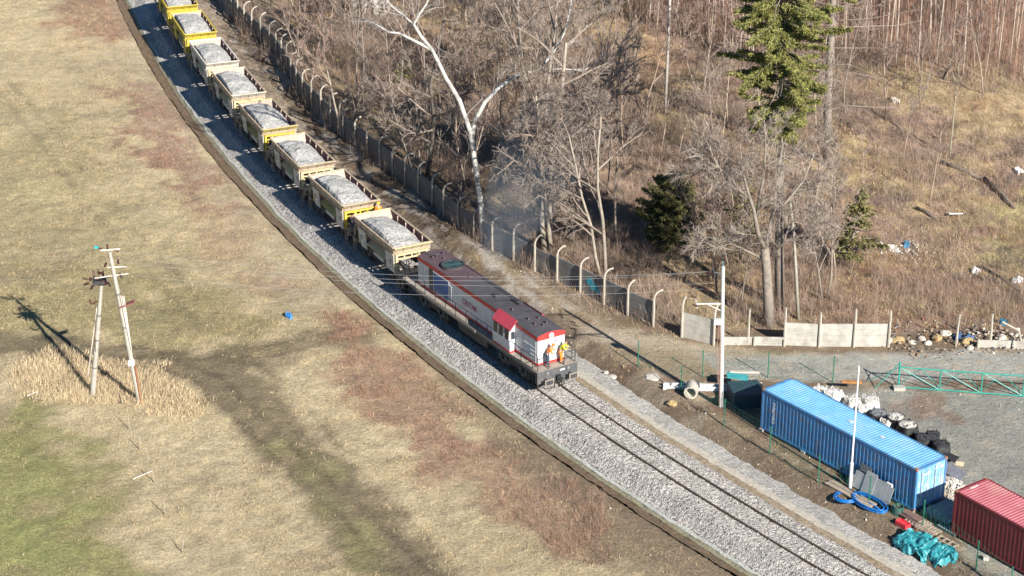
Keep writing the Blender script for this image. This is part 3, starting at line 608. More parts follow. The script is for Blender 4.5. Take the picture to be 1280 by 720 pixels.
M_beige = mat('faded_beige_paint', (.47, .39, .28), .7, .2, 3, dirt=(.26, .15, .09), dirt_amt=.75, dscale=2)
M_beige2 = mat('pale_grey_beige_paint', (.6, .57, .5), .7, .15, 3, dirt=(.36, .27, .2), dirt_amt=.5)
M_yel = mat('worn_yellow_paint', (.6, .46, .06), .6, .2, 3, dirt=(.28, .22, .1), dirt_amt=.7, dscale=2)
M_oliv = mat('dull_yellow_paint', (.48, .4, .14), .65, .12, 3, dirt=(.3, .24, .14), dirt_amt=.5)
M_lip = mat('cream_lip_paint', (.58, .49, .29), .65, .1, 3, dirt=(.45, .36, .22), dirt_amt=.4)
M_shaderust = mat('shaded_rusty_lining', (.13, .06, .065), .8, .2, 3, dirt=(.2, .11, .09), dirt_amt=.5)  # rust with the shade of the inner walls put into its colour
M_litdust = mat('lit_dusty_lining', (.5, .4, .33), .85, .2, 3, dirt=(.36, .26, .2), dirt_amt=.5)  # paler copy of the lining, as the sunlit rear wall looks
M_load = stone_mat('crushed_stone', [(.2, .2, .195), (.37, .365, .35), (.44, .435, .415), (.5, .49, .47), (.6, .59, .565)], 13, .8, .04)
def frus(m, a, b, mi=0):     # quad strip between two closed rings of 4 points
    V = list(a) + list(b); m.add(V, [(i, (i + 1) % 4, 4 + (i + 1) % 4, 4 + i) for i in range(4)], mi)
def rect(x0, x1, y, z): return [(x0, -y, z), (x1, -y, z), (x1, y, z), (x0, y, z)]
def hopper(i, side, lip, end, label):
    p, h = on_track(17.4 + 3.3 + 8.45 * i)
    T = thing('hopper_wagon', label, 'hopper wagon', p, h, 'ballast hopper wagons of the train')
    m = MB(); zr = 2.95
    frus(m, rect(-3.0, 3.0, 1.36, 2.42), rect(-3.3, 3.12, 1.39, zr), 0)       # side band
    frus(m, rect(-.9, .9, .62, 1.15), rect(-3.0, 3.0, 1.36, 2.42), 0)
    frus(m, rect(-3.24, 3.06, 1.33, zr), rect(-3.3, 3.12, 1.39, zr), 0)
    for s in (-1, 1):
        m.box((-.1, s * 1.41, zr - .03), (6.35, .09, .09), mi=0); m.box((0, s * 1.38, 2.42), (5.95, .08, .08), mi=0)
        for x in (-2.2, -1.1, 0, 1.1, 2.2): m.box((x, s * 1.4, 2.68), (.07, .05, .5), mi=0)
    m.box((-3.3, 0, zr - .03), (.09, 2.83, .09), mi=0)
    m.build('hopper_body', [side], T)
    m = MB()                                                                   # inside faces: shade painted on sides and front, lit tone on the rear
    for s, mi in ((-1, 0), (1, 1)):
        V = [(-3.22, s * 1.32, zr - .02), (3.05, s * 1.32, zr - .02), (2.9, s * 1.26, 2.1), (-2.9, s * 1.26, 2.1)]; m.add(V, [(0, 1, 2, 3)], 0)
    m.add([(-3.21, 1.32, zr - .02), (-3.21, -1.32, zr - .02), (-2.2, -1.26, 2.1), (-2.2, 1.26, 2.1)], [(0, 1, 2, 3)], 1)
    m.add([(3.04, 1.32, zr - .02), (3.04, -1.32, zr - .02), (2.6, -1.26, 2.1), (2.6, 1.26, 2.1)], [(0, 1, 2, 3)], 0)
    m.build('hopper_lining', [M_shaderust, M_litdust], T)
    for x in (-1.9, -.6, .7, 2.0):
        m = MB(); m.box((x, 1.275, 2.6), (.06, .07, .66)); m.build('inner_rib', M_litdust, T)
    # front and rear lips: outward-leaning plates with ribs
    for d, x0, mt in ((1, 3.12, lip), (-1, -3.3, lip)):
        w0, w1 = 1.15, 1.41
        m = MB(); e = .22 if d > 0 else .05
        A = [(x0 - d * .25, -w0, 2.42), (x0 - d * .25, w0, 2.42), (x0 + d * e, w1, zr + .02), (x0 + d * e, -w1, zr + .02)]
        B = [(a[0] - d * .05, a[1], a[2]) for a in A]
        m.add(A + B, [(0, 1, 2, 3), (7, 6, 5, 4), (0, 4, 5, 1), (1, 5, 6, 2), (2, 6, 7, 3), (3, 7, 4, 0)])
        for s in (-1, 1):
            m.add([(x0 - d * .25, s * w0, 2.42), (x0 + d * e, s * w1, zr + .02), (x0 - d * .3, s * 1.39, zr), (x0 - d * .35, s * 1.36, 2.42)], [(0, 1, 2, 3)])
        m.bar((x0 + d * (e + .01), -w1, zr + .02), (x0 + d * (e + .01), w1, zr + .02), .04, 5)
        for y in (-.72, 0, .72): m.bar((x0 - d * .23, y * .85, 2.43), (x0 + d * (e + .02), y, zr), .028, 4, 0)
        m.build('end_lip', mt, T)
        m = MB()
        V = [(d * 2.85, -1.15, 2.42), (d * 2.85, 1.15, 2.42), (d * .95, .7, 1.2), (d * .95, -.7, 1.2)]; V += [(a + d * .05, b, c - .04) for a, b, c in V]
        m.add(V, [(0, 1, 2, 3), (7, 6, 5, 4)] + [(j, (j + 1) % 4, 4 + (j + 1) % 4, 4 + j) for j in range(4)]); m.build('slope_sheet', end if d > 0 else side, T)
        m = MB()
        for s in (-1, 1): m.box((d * 2.98, s * 1.12, 1.72), (.13, .16, 1.35)); m.bar((d * 2.9, s * .9, 1.1), (d * 2.2, s * .7, 1.9), .05, 4)
        m.box((d * 2.98, 0, 2.32), (.12, 2.3, .12)); m.box((d * 2.98, 0, 2.02), (.1, 2.2, .09))
        for y in (-.55, 0, .55): m.box((d * 2.98, y, 2.17), (.09, .09, .26))
        m.build('end_frame', end, T)
        m = MB(); m.box((d * 3.55, 0, 1.24), (.75, 2.5, .06)); m.build('platform', M_deck if d > 0 else M_dark, T)
        m = MB(); s = 1 if d > 0 else -1
        m.tube([(d * 3.75, s * .55, 1.25), (d * 3.75, s * .55, 2.15), (d * 3.75, s * .8, 2.28), (d * 3.75, s * 1.15, 2.15), (d * 3.75, s * 1.15, 1.25)], .03, 5, 1)
        m.bar((d * 3.75, s * .55, 1.75), (d * 3.75, s * 1.15, 1.75), .02, 4, 1)
        m.build('platform_rail', [end, M_lip], T)
        m = MB(); y = -s * .5; m.bar((d * 3.6, y, 1.25), (d * 3.6, y, 2.05), .035, 6)
        for k in range(12):
            a0, a1 = k * math.pi / 6, (k + 1) * math.pi / 6; m.bar((d * 3.62, y + .2 * math.cos(a0), 2.0 + .2 * math.sin(a0)), (d * 3.62, y + .2 * math.cos(a1), 2.0 + .2 * math.sin(a1)), .02, 4)
        m.build('brake_wheel', M_red if i % 2 else M_dark, T)
        buffers(T, d * 3.78, d, .95)
        m = MB(); m.box((d * 3.85, 0, .95), (.2, .25, .25)); m.tube([(d * 3.95, 0, .95), (d * 4.2, 0, .8), (d * 4.25, 0, .6)], .05, 6); m.build('coupling_hook', M_black, T)
        for s in (-1, 1):
            m = MB(); m.tube([(d * 3.8, s * .4, .9), (d * 4.0, s * .42, .6), (d * 4.15, s * .4, .45), (d * 4.25, s * .3, .55)], .03, 5); m.build('brake_hose', M_steel if s > 0 else M_black, T)
            m = MB()
            for z in (.35, .7): m.box((d * 3.5, s * 1.28, z), (.4, .16, .04))
            for x in (3.3, 3.7): m.bar((d * x, s * 1.3, 1.2), (d * x, s * 1.3, .33), .022, 4)
            m.tube([(d * 3.25, s * 1.4, 1.1), (d * 3.25, s * 1.46, 1.5), (d * 3.25, s * 1.4, 1.9)], .02, 4); m.build('ladder', M_steel, T)
    for s in (-1, 1):
        for a, b, c, e in ((1.75, 2.95, 2.15, 2.95), (-2.95, -1.75, -2.95, -2.15)):
            m = MB(); m.prism([(a, 1.1), (b, 1.1), (e + (.02 if e > 0 else 0), 2.4), (c - .5 if c > 0 else c, 2.4)] if a > 0 else [(a + .65, 1.1), (b + .35, 1.1), (e + .5, 2.4), (c, 2.4)], s * 1.3 - .03, s * 1.3 + .03, 'y'); sp = m.build('side_plate', M_beige2 if side is not M_yel else M_yel, T)
            m = MB(); m.ring((s and (a + b) / 2 + .1, s * 1.335, 1.75), (0, 1, 0), .1, .17, .01, 14); m.build('round_mark', M_grey, sp)
        m = MB()
        V = [(-1.6, s * 1.3, 1.55), (1.6, s * 1.3, 1.55), (1.3, s * .55, 1.9), (-1.3, s * .55, 1.9)]; V += [(a, b, c - .06) for a, b, c in V]
        m.add(V, [(0, 1, 2, 3), (7, 6, 5, 4)] + [(j, (j + 1) % 4, 4 + (j + 1) % 4, 4 + j) for j in range(4)]); m.box((.6, s * 1.33, 1.35), (1.6, .05, .22), mi=1)
        m.build('discharge_chute', [end if end is not M_yel else M_oliv, M_beige2], T)
        m = MB(); m.box((0, s * 1.0, 1.08), (7.55, .16, .24)); m.box((0, s * 1.02, .88), (3.0, .08, .2)); m.build('solebar', M_dark, T)
        for x in (-2.3, 2.3):
            m = MB(); m.box((x, s * 1.05, .55), (.3, .2, .4)); m.tube([(x - .55, s * 1.05, .95), (x, s * 1.05, .72), (x + .55, s * 1.05, .95)], .05, 4); m.box((x, s * 1.03, .85), (.75, .06, .35)); m.build('axle_guard', M_dark, T)
    m = MB(); 
    for d in (-1, 1): m.box((d * 3.7, 0, 1.02), (.14, 2.5, .3))
    m.build('headstock', side, T)
    for x in (-2.3, 2.3): wheelset(T, x)
    # the load
    rg = np.random.default_rng(40 + i); st = .07; gx = np.arange(-3.16, 3.0, st); gy = np.arange(-1.28, 1.29, st); X, Y = np.meshgrid(gx, gy)
    r = np.hypot((X + .15) / 3.3, (Y + .2) / 1.75); Zl = 3.3 + .1 * math.sin(i * 2.3) + .04 - .55 * np.clip(r, 0, 1.4) ** 1.3 - .12 * (Y / 1.35) - .5 * sstep(-2.3, -3.1, X) - .1 * sstep(2.4, 3, X) - .22 * sstep(.7, 1.25, Y)
    Zl += (fbm(X + 9 * i, Y, .9, 300 + i, 3) - .5) * .34 + rg.normal(0, .013, X.shape); Zl = np.where(Y < 5, np.minimum(Zl, 3.34), Zl)
    n1, n2 = X.shape; top = np.stack([X + rg.normal(0, .012, X.shape), Y + rg.normal(0, .012, X.shape), Zl], -1)
    edge = (np.arange(n1)[:, None] == 0) | (np.arange(n1)[:, None] == n1 - 1) | (np.arange(n2)[None] == 0) | (np.arange(n2)[None] == n2 - 1)
    top[edge] = np.c_[X[edge] * .93, Y[edge] * .95, np.full(edge.sum(), 2.15)]
    ix = np.arange(n1 * n2).reshape(n1, n2); q = np.stack([ix[:-1, :-1], ix[:-1, 1:], ix[1:, 1:], ix[1:, :-1]], -1).reshape(-1, 4)
    lo = mesh_np('gravel_load', top.reshape(-1, 3), q, M_load); lo.location = p; lo.rotation_euler = (0, 0, h)
    tag(lo, LOADL[i], 'gravel load', 'gravel loads heaped in the hopper wagons')
ordn = ['nearest the locomotive', 'second behind the locomotive', 'third behind the locomotive', 'fourth behind the locomotive', 'fifth behind the locomotive', 'sixth behind the locomotive', 'seventh behind the locomotive', 'last in view, cut by the top edge']
LOADL = ['grey crushed stone heaped in the hopper wagon ' + o for o in ordn]
specs = [(M_beige, M_lip, M_lip, 'beige hopper wagon with cream end lip coupled directly to the locomotive'),
 (M_beige, M_beige, M_yel, 'beige hopper wagon with yellow end frame, second behind the locomotive'),
 (M_beige, M_beige, M_lip, 'beige hopper wagon with pale lip and cream end, third behind the locomotive'),
 (M_beige, M_oliv, M_yel, 'beige hopper wagon with dull yellow end lip, fourth behind the locomotive'),
 (M_beige, M_beige2, M_lip, 'grey beige hopper wagon, fifth behind the locomotive'),
 (M_beige2, M_beige2, M_lip, 'pale grey hopper wagon just below the two yellow wagons, sixth behind the locomotive'),
 (M_yel, M_yel, M_yel, 'yellow hopper wagon, seventh behind the locomotive, lower of the two yellow ones'),
 (M_yel, M_yel, M_yel, 'yellow hopper wagon furthest from the locomotive, cut by the top edge')]
for i, (a, b, c, l) in enumerate(specs): hopper(i, a, b, c, l)

# ------------------------------------------------------------ people
M_skin = mat('skin', (.52, .32, .23), .6, .05, 4); M_orange = mat('orange_workwear', (.9, .25, .03), .8, .12, 6); M_hiv = mat('yellow_vest', (.72, .85, .05), .8, .1, 6)
M_jean = mat('blue_trousers', (.04, .09, .16), .85, .15, 6); M_yhel = mat('yellow_helmet', (.9, .6, .03), .35, .05, 3); M_ohel = mat('orange_helmet', (.85, .2, .04), .35, .05, 3); M_boot = mat('work_boots', (.04, .035, .03), .7, .2, 5); M_hair = mat('dark_hair', (.05, .035, .025), .8, .2, 8)
def skin(name, J, E, material, parent, root=0, sub=1):
    me = bpy.data.meshes.new(name); me.from_pydata([j[0] for j in J], E, [])
    o = bpy.data.objects.new(name, me); COL.objects.link(o); o.modifiers.new('s', 'SKIN'); 
    for k, j in enumerate(J): me.skin_vertices[0].data[k].radius = (j[1], j[1]) if not isinstance(j[1], tuple) else j[1]; me.skin_vertices[0].data[k].use_root = (k == root)
    s = o.modifiers.new('d', 'SUBSURF'); s.levels = s.render_levels = sub
    dg = bpy.context.evaluated_depsgraph_get(); dg.update(); nm = bpy.data.meshes.new_from_object(o.evaluated_get(dg)); bpy.data.objects.remove(o)
    nm.materials.clear(); nm.materials.append(material); nm.polygons.foreach_set('use_smooth', [True] * len(nm.polygons))
    r = bpy.data.objects.new(name, nm); COL.objects.link(r); r.parent = parent; return r
def person(label, loc, rz, bend=.3, hands=((.45, .25, 1.05), (.4, -.25, 1.05)), top=None, legs=None, hat=None, vest=None, knee=0, sc=.92):
    # local: x forward, z up, feet at 0
    t = thing('person', label, 'person', loc, rz); t.scale = (sc, sc, sc)
    c, s = math.cos(bend), math.sin(bend); hip = Vector((-.05 - knee * .2, 0, .93 - knee * .3))
    up = lambda d, y=0, f=0: (hip.x + s * d + c * f, y, hip.z + c * d - s * f)
    kn = [(.02 + knee * .3, sg * .11, .5) for sg in (1, -1)]
    feet = [(-.02, .13, .08), (.02, -.12, .08)]; toe = [(.17, .15, .05), (.2, -.14, .05)]
    sh = [up(.48, .19), up(.48, -.19)]; el = [tuple((Vector(sh[k]) * .5 + Vector(hands[k]) * .5) + Vector((-.04, .06 if k == 0 else -.06, -.1))) for k in (0, 1)]
    wr = [tuple(Vector(h) * .93 + Vector(e) * .07) for h, e in zip(hands, el)]
    J = [(tuple(hip), (.14, .11)), (up(.25), (.13, .1)), (up(.45), (.15, .1)), (up(.57), .055), (up(.64, 0, .01), .06), (up(.73, 0, .03), (.08, .095)), (up(.82, 0, .02), .075)]
    E = [(0, 1), (1, 2), (2, 3), (3, 4), (4, 5), (5, 6)]
    for k, sg in ((0, 1), (1, -1)):
        b = len(J); J += [((hip.x, sg * .1, hip.z - .06), .09), (kn[k], .062), (feet[k], .042), (toe[k], .035)]; E += [(0, b), (b, b + 1), (b + 1, b + 2), (b + 2, b + 3)]
        b = len(J); J += [(sh[k], .06), (el[k], .045), (wr[k], .03), (hands[k], (.04, .025))]; E += [(2, b), (b, b + 1), (b + 1, b + 2), (b + 2, b + 3)]
        hv = (Vector(hands[k]) - Vector(wr[k])).normalized(); sd = hv.cross(Vector((0, 0, 1))).normalized() if abs(hv.z) < .95 else Vector((0, 1, 0))
        for q, (dd, ln) in enumerate(((-.03, .065), (-.01, .08), (.01, .075), (.03, .06), (.05, .045))):
            f0 = Vector(hands[k]) + sd * dd; f1 = f0 + hv * ln * .6 + Vector((0, 0, -.01)); f2 = f1 + hv * ln * .3 + Vector((0, 0, -.03))
            n = len(J); J += [(tuple(f0), .011), (tuple(f1), .01), (tuple(f2), .008)]; E += [(b + 3, n), (n, n + 1), (n + 1, n + 2)]
    body = skin('body', J, E, M_skin, t)
    m = MB(); hd = Vector(up(.73, 0, .03))
    J = [(tuple(hip), (.165, .135)), (up(.25), (.155, .125)), (up(.45), (.175, .125)), (up(.53), (.09, .085))]; E = [(0, 1), (1, 2), (2, 3)]
    for k in (0, 1): b = len(J); J += [(sh[k], .085), (el[k], .066), (wr[k], .05)]; E += [(2, b), (b, b + 1), (b + 1, b + 2)]
    skin('jacket', J, E, top, t)
    J = [((hip.x, 0, hip.z), (.15, .125))]; E = []
    for k, sg in ((0, 1), (1, -1)):
        b = len(J); J += [((hip.x, sg * .1, hip.z - .1), .108), (kn[k], .08), ((feet[k][0], feet[k][1], .14), .062)]; E += [(0, b), (b, b + 1), (b + 1, b + 2)]
    skin('trousers', J, E, legs, t)
    for k in (0, 1): skin('boot', [((feet[k][0], feet[k][1], .13), .06), ((feet[k][0], feet[k][1], .06), .055), (toe[k], .045)], [(0, 1), (1, 2)], M_boot, t)
    if vest: skin('vest', [(up(.02), (.175, .145)), (up(.25), (.17, .14)), (up(.46), (.185, .135))], [(0, 1), (1, 2)], vest, t)
    if hat:
        m = MB(); top_ = Vector((s, 0, c)); cen = Vector(up(.77, 0, .03)); pts = [cen + top_ * z for z in (-.015, 0, .06, .11, .135)]
        m.tube([tuple(q) for q in pts], [.155, .125, .118, .08, .03], 12); m.build('helmet', hat, t, True)
    else: skin('hair', [(up(.77, 0, -.02), .105), (up(.84, 0, .01), .08)], [(0, 1)], M_hair, t)
    m = MB(); f = Vector(up(.71, 0, .125)); m.tube([tuple(f), tuple(f + Vector((.03, 0, -.02)))], [.012, .016], 6); m.build('nose', M_skin, body)
    for sg in (1, -1):
        m = MB(); f = Vector(up(.745, sg * .035, .112)); m.tube([tuple(f), tuple(f + Vector((.01, 0, 0)))], .011, 6); m.build('eye', M_hair, body)
    return t
def on_loco(x, y, z):
    p, h = loco_pose(); return (p[0] + x * math.cos(h) - y * math.sin(h), p[1] + x * math.sin(h) + y * math.cos(h), p[2] + z), h
q, h = on_loco(7.52, -.42, 1.58); person('worker in orange jacket and blue trousers leaning forward on the left of the locomotive front', q, h + .9, .55, ((.5, .22, 1.12), (.45, -.15, 1.0)), M_orange, M_jean, M_ohel)
q, h = on_loco(7.55, .55, 1.58); person('worker in yellow vest and orange trousers on the right of the locomotive front', q, h + .7, .5, ((.45, .25, 1.15), (.5, -.25, 1.2)), M_hiv, M_orange, None, M_hiv)
def on_wagon(i, x, y, z):
    p, h = on_track(17.4 + 3.3 + 8.45 * i); return (p[0] + x * math.cos(h) - y * math.sin(h), p[1] + x * math.sin(h) + y * math.cos(h), p[2] + z), h
q, h = on_wagon(1, 3.62, 1.15, 1.27); person('worker in orange with yellow helmet standing behind the far corner of the nearest wagon', q, h + 3.0, .15, ((.3, .2, 1.1), (.3, -.22, 1.1)), M_orange, M_orange, M_yhel)
q, h = on_wagon(1, 3.75, -.85, 1.2); person('worker with bright yellow helmet crouching at the near end of the second wagon', q, h + 2.4, .9, ((.55, .2, .8), (.55, -.2, .8)), mat('pinkish_workwear', (.62, .3, .25), .85, .15, 5), M_jean, mat('lemon_helmet', (.9, .8, .03), .35, .05, 3), knee=.5)
# ------------------------------------------------------------ concrete wall with hooked posts
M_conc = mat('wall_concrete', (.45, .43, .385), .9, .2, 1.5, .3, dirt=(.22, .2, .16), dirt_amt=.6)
M_oldshade = mat('shaded_old_wall_concrete', (.19, .19, .185), .9, .25, 1.2, .3, dirt=(.15, .14, .12), dirt_amt=.6)  # old concrete, darkened to paint in the shade on the long walls
M_postc = mat('post_concrete', (.44, .4, .335), .9, .15, 4, .2, dirt=(.35, .29, .22), dirt_amt=.5)
def wall_line(px, spacing):
    P = [G(u, v) for u, v in px]; S = [0]
    for a, b in zip(P, P[1:]): S.append(S[-1] + float(np.hypot(*(b - a)[:2])))
    n = max(1, round(S[-1] / spacing)); t = np.linspace(0, S[-1], n + 1)
    X = np.interp(t, S, [p[0] for p in P]); Y = np.interp(t, S, [p[1] for p in P]); return [(x, y, float(height(x, y))) for x, y in zip(X, Y)]
def hook_post(base, nrm, h=2.35, r=.075, hook=True):
    m = MB(); b = Vector(base); n = Vector((nrm[0], nrm[1], 0)).normalized(); pts = [b + Vector((0, 0, -.3)), b + Vector((0, 0, h * .8))]
    if hook:
        for a in (25, 50, 75, 95): pts.append(b + Vector((0, 0, h * .8)) + n * (.42 * (1 - math.cos(R(a)))) * 1.4 + Vector((0, 0, .42 * math.sin(R(a)) * 1.3)))
    else: pts.append(b + Vector((0, 0, h)))
    m.tube([tuple(p) for p in pts], [r * 1.15, r] + [r * .85] * (len(pts) - 2), 6); return m
def wall(label, px, spacing=2.35, ph=1.75, skip=(), low=(), hook=True, posth=2.45, seed=0):
    pts = wall_line(px, spacing); c = pts[0]; rg = random.Random(seed)
    T = thing('concrete_wall', label, 'wall', c)
    rel = [Vector(p) - Vector(c) for p in pts]
    for k in range(len(rel) - 1):
        if k in skip: continue
        a, b = rel[k], rel[k + 1]; d = (b - a).normalized(); n = Vector((-d.y, d.x, 0)); w = .04; M_w = M_oldshade if len(rel) > 6 else M_conc
        hh = ph * (.45 if k in low else 1) + rg.uniform(-.05, .05); m = MB()
        for j in range(4):      # stacked planks, each slightly out of line
            z0, z1 = hh * j / 4 + .004, hh * (j + 1) / 4 - .008; o = n * rg.uniform(-.012, .012)
            V = []
            for z in (z0 - (.5 if j == 0 else 0), z1):
                for q, s in ((a, -1), (b, -1), (b, 1), (a, 1)): p = q + o + n * w * s; V.append((p.x, p.y, p.z + z))
            m.add(V, [(3, 2, 1, 0), (4, 5, 6, 7), (0, 1, 5, 4), (1, 2, 6, 5), (2, 3, 7, 6), (3, 0, 4, 7)])
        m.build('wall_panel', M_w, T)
    for k in range(len(rel)):
        d = (rel[min(k + 1, len(rel) - 1)] - rel[max(k - 1, 0)]).normalized(); n = Vector((-d.y, d.x, 0)); n = n if n.x + .3 * n.y > 0 else -n
        hook_post(rel[k] - n * .11, n + Vector((rg.uniform(-.35, .35), rg.uniform(-.35, .35), 0)), posth + rg.uniform(-.25, .18), hook=hook).build('wall_post', M_postc, T)
    return T, pts
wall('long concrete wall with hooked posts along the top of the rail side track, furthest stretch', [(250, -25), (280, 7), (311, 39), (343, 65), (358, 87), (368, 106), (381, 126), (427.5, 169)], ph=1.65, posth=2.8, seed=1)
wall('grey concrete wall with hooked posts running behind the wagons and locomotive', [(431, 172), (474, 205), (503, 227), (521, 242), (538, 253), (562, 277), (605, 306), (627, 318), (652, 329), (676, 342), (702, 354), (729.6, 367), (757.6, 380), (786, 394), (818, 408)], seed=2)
wall('short pale concrete wall panel between two posts, left of the concrete power pole', [(853, 421), (893, 431)], 2.2, 1.75, hook=True, seed=3)
wall('straight light concrete wall of three panels with plain posts facing the yard', [(980, 431), (1023, 433), (1067, 433), (1110, 433)], 2.25, 1.6, hook=False, posth=2.55, seed=4)
wall('low broken concrete wall base left of the three tall panels', [(905, 431), (935, 431), (980, 432)], 2.2, .55, hook=False, posth=.6, seed=5)
wall('low concrete wall base at the far right of the yard road', [(1222, 434), (1262, 435), (1310, 437)], 2.3, .5, hook=False, posth=.55, seed=6)
for (u, v, h, lean), lb in zip([(935, 431, 2.5, 0), (1195, 432, 2.2, .03), (1237.6, 433, 2.3, -.02), (1279, 431, 2.0, -.75)],
    ['plain concrete fence post standing alone left of the tall pale wall panels', 'plain concrete fence post standing in front of the rubble heap', 'plain concrete fence post above the low wall base at the right', 'tilted concrete fence post leaning left at the right edge']):
    b = G(u, v); m = MB(); m.tube([(0, 0, -.3), (lean * .5 * h * .5, 0, h * .5), (lean * h, 0, h * (1 - abs(lean) * .25))], [.085, .07, .06], 6); o = m.build('fence_post', M_postc, None); o.location = b; tag(o, lb, 'fence post')
# turquoise spray on one wall panel
b = G(741, 368); 
m = MB(); dv = (G(757.6, 380) - G(729.6, 367)); dv[2] = 0; dv /= np.linalg.norm(dv); nv = np.array([-dv[1], dv[0], 0]); nv = nv if nv[1] < 0 else -nv
rg = random.Random(8); o0 = G(729.6, 367) + nv * .06
poly = [(.35, 1.25), (.7, 1.4), (1.1, 1.1), (1.55, 1.0), (1.75, .65), (1.5, .45), (1.15, .6), (.8, .55), (.6, .85), (.3, .9)]
m.add([tuple(o0 + dv * a + np.array([0, 0, z])) for a, z in poly] + [tuple(o0 - nv * .006 + dv * a + np.array([0, 0, z])) for a, z in poly], [tuple(range(10)), tuple(range(19, 9, -1))] + [(i, (i + 1) % 10, 10 + (i + 1) % 10, 10 + i) for i in range(10)])
tag(m.build('graffiti_patch', mat('turquoise_spray', (.03, .33, .42), .7, .2, 4)), 'turquoise sprayed graffiti patch on the concrete wall beside the hooked post', 'graffiti')

# ------------------------------------------------------------ shipping containers
def container(name, label, A, ang, L, paint, roofp, doors=True, raise_=.12, Hc=2.59):
    # origin at the corner A (left near bottom); x along the length, y across (away from the track)
    T = thing(name, label, 'shipping container', (A[0], A[1], A[2] + raise_), ang)
    W_ = 2.438; pw = .278; dp = .045
    def corr(n0, n1, zlo, zhi, f, axis):
        m = MB(); n = int(round((n1 - n0) / pw)); p = (n1 - n0) / n; pr = []
        for k in range(n):
            s = n0 + k * p; pr += [(s, 0), (s + p * .3, 0), (s + p * .42, dp), (s + p * .88, dp)]
        pr.append((n1, 0)); V = [f(a, b, zlo) for a, b in pr] + [f(a, b, zhi) for a, b in pr]; c = len(pr)
        m.add(V, [(i, i + 1, c + i + 1, c + i) for i in range(c - 1)]); return m
    m = corr(.1, L - .1, .14, Hc - .1, lambda a, b, z: (a, b + .02, z), 0); m.build('side_wall', paint, T)
    m = corr(.1, L - .1, .14, Hc - .1, lambda a, b, z: (a, W_ - b - .02, z), 0); m.build('side_wall', paint, T)
    m = corr(.1, W_ - .1, .14, Hc - .1, lambda a, b, z: (b + .02, a, z), 0); m.build('end_wall', paint, T)
    m = MB(); n = int(round((L - .3) / .21)); p = (L - .3) / n; pr = []
    for k in range(n): s = .15 + k * p; pr += [(s, Hc - .035), (s + p * .35, Hc - .035), (s + p * .5, Hc - .01), (s + p * .85, Hc - .01)]
    pr.append((L - .15, Hc - .035)); c = len(pr); V = [(a, .08, z) for a, z in pr] + [(a, W_ - .08, z) for a, z in pr]; m.add(V, [(i, c + i, c + i + 1, i + 1) for i in range(c - 1)]); m.build('roof', roofp, T)
    m = MB()
    for y in (.05, W_ - .05): m.box((L / 2, y, Hc - .06), (L, .1, .1)); m.box((L / 2, y, .08), (L, .1, .14))
    for x in (.07, L - .07):
        m.box((x, W_ / 2, Hc - .06), (.14, W_ - .2, .1)); m.box((x, W_ / 2, .08), (.14, W_ - .2, .14))
        for y in (.07, W_ - .07): m.box((x, y, Hc / 2), (.13, .13, Hc - .3))
    m.box((L / 2, W_ / 2, .1), (L - .2, W_ - .2, .06)); m.build('frame', paint, T)
    for x in (.085, L - .085):
        for y in (.08, W_ - .08):
            for z in (.06, Hc - .055):
                m = MB(); m.box((x, y, z), (.18, .168, .125)); m.build('corner_casting', mat('rusty_casting', (.3, .16, .1), .8, .3, 8), T)
    if doors:
        for k in (0, 1):
            y0 = .14 + k * (W_ / 2 - .14); y1 = y0 + W_ / 2 - .15; m = MB(); xx = L - .05
            for j in range(4): m.box((xx + .02, y0 + (j + .5) * (y1 - y0) / 4, Hc / 2), (.05, (y1 - y0) / 4 - .09, Hc - .42))
            m.box((xx, (y0 + y1) / 2, Hc / 2), (.05, y1 - y0, Hc - .3)); d = m.build('door', DOORM if 'blue' in name else paint, T)
            for j in (.28, .72):
                y = y0 + j * (y1 - y0); q = MB(); q.bar((xx + .08, y, .2), (xx + .08, y, Hc - .2), .022, 6)
                for z in (.35, .9, 1.6, 2.2): q.box((xx + .07, y, z), (.06, .09, .06))
                q.box((xx + .09, y + .08, 1.15), (.03, .2, .05)); q.build('locking_bar', mat('galvanised_bar', (.5, .52, .55), .5, .15, 6), d)
    return T
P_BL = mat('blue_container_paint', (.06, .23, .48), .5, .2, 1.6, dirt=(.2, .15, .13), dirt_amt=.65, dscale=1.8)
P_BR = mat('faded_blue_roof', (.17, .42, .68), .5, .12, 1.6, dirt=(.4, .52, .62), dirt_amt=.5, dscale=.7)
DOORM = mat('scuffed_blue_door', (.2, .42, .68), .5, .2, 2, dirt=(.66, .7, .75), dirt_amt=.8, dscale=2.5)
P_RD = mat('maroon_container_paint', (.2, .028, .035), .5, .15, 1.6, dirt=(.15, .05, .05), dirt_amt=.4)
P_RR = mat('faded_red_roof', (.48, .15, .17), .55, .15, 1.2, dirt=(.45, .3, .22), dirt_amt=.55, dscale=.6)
A = np.array([14.6, 112.45, 0.]); A[2] = float(height(A[0], A[1])); BANG = R(-52.6)
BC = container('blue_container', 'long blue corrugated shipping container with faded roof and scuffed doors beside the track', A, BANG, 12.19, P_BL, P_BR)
X = Matrix.Translation((1.07, -.012, 1.5)) @ Matrix.Rotation(R(90), 4, 'X') @ Matrix.Rotation(R(-90), 4, 'Z')
M_wt = mat('white_lettering', (.8, .82, .84), .5, .1, 4)
text_mesh('lettering', 'CONTRAS', .3, M_wt, BC, Matrix.Translation((1.07, -.01, 1.4)) @ Matrix.Rotation(R(90), 4, 'X') @ Matrix.Rotation(R(90), 4, 'Z'))
text_mesh('lettering', '45G1', .2, M_wt, BC, Matrix.Translation((12.235, .75, 2.1)) @ Matrix.Rotation(R(90), 4, 'Z') @ Matrix.Rotation(R(90), 4, 'X'))
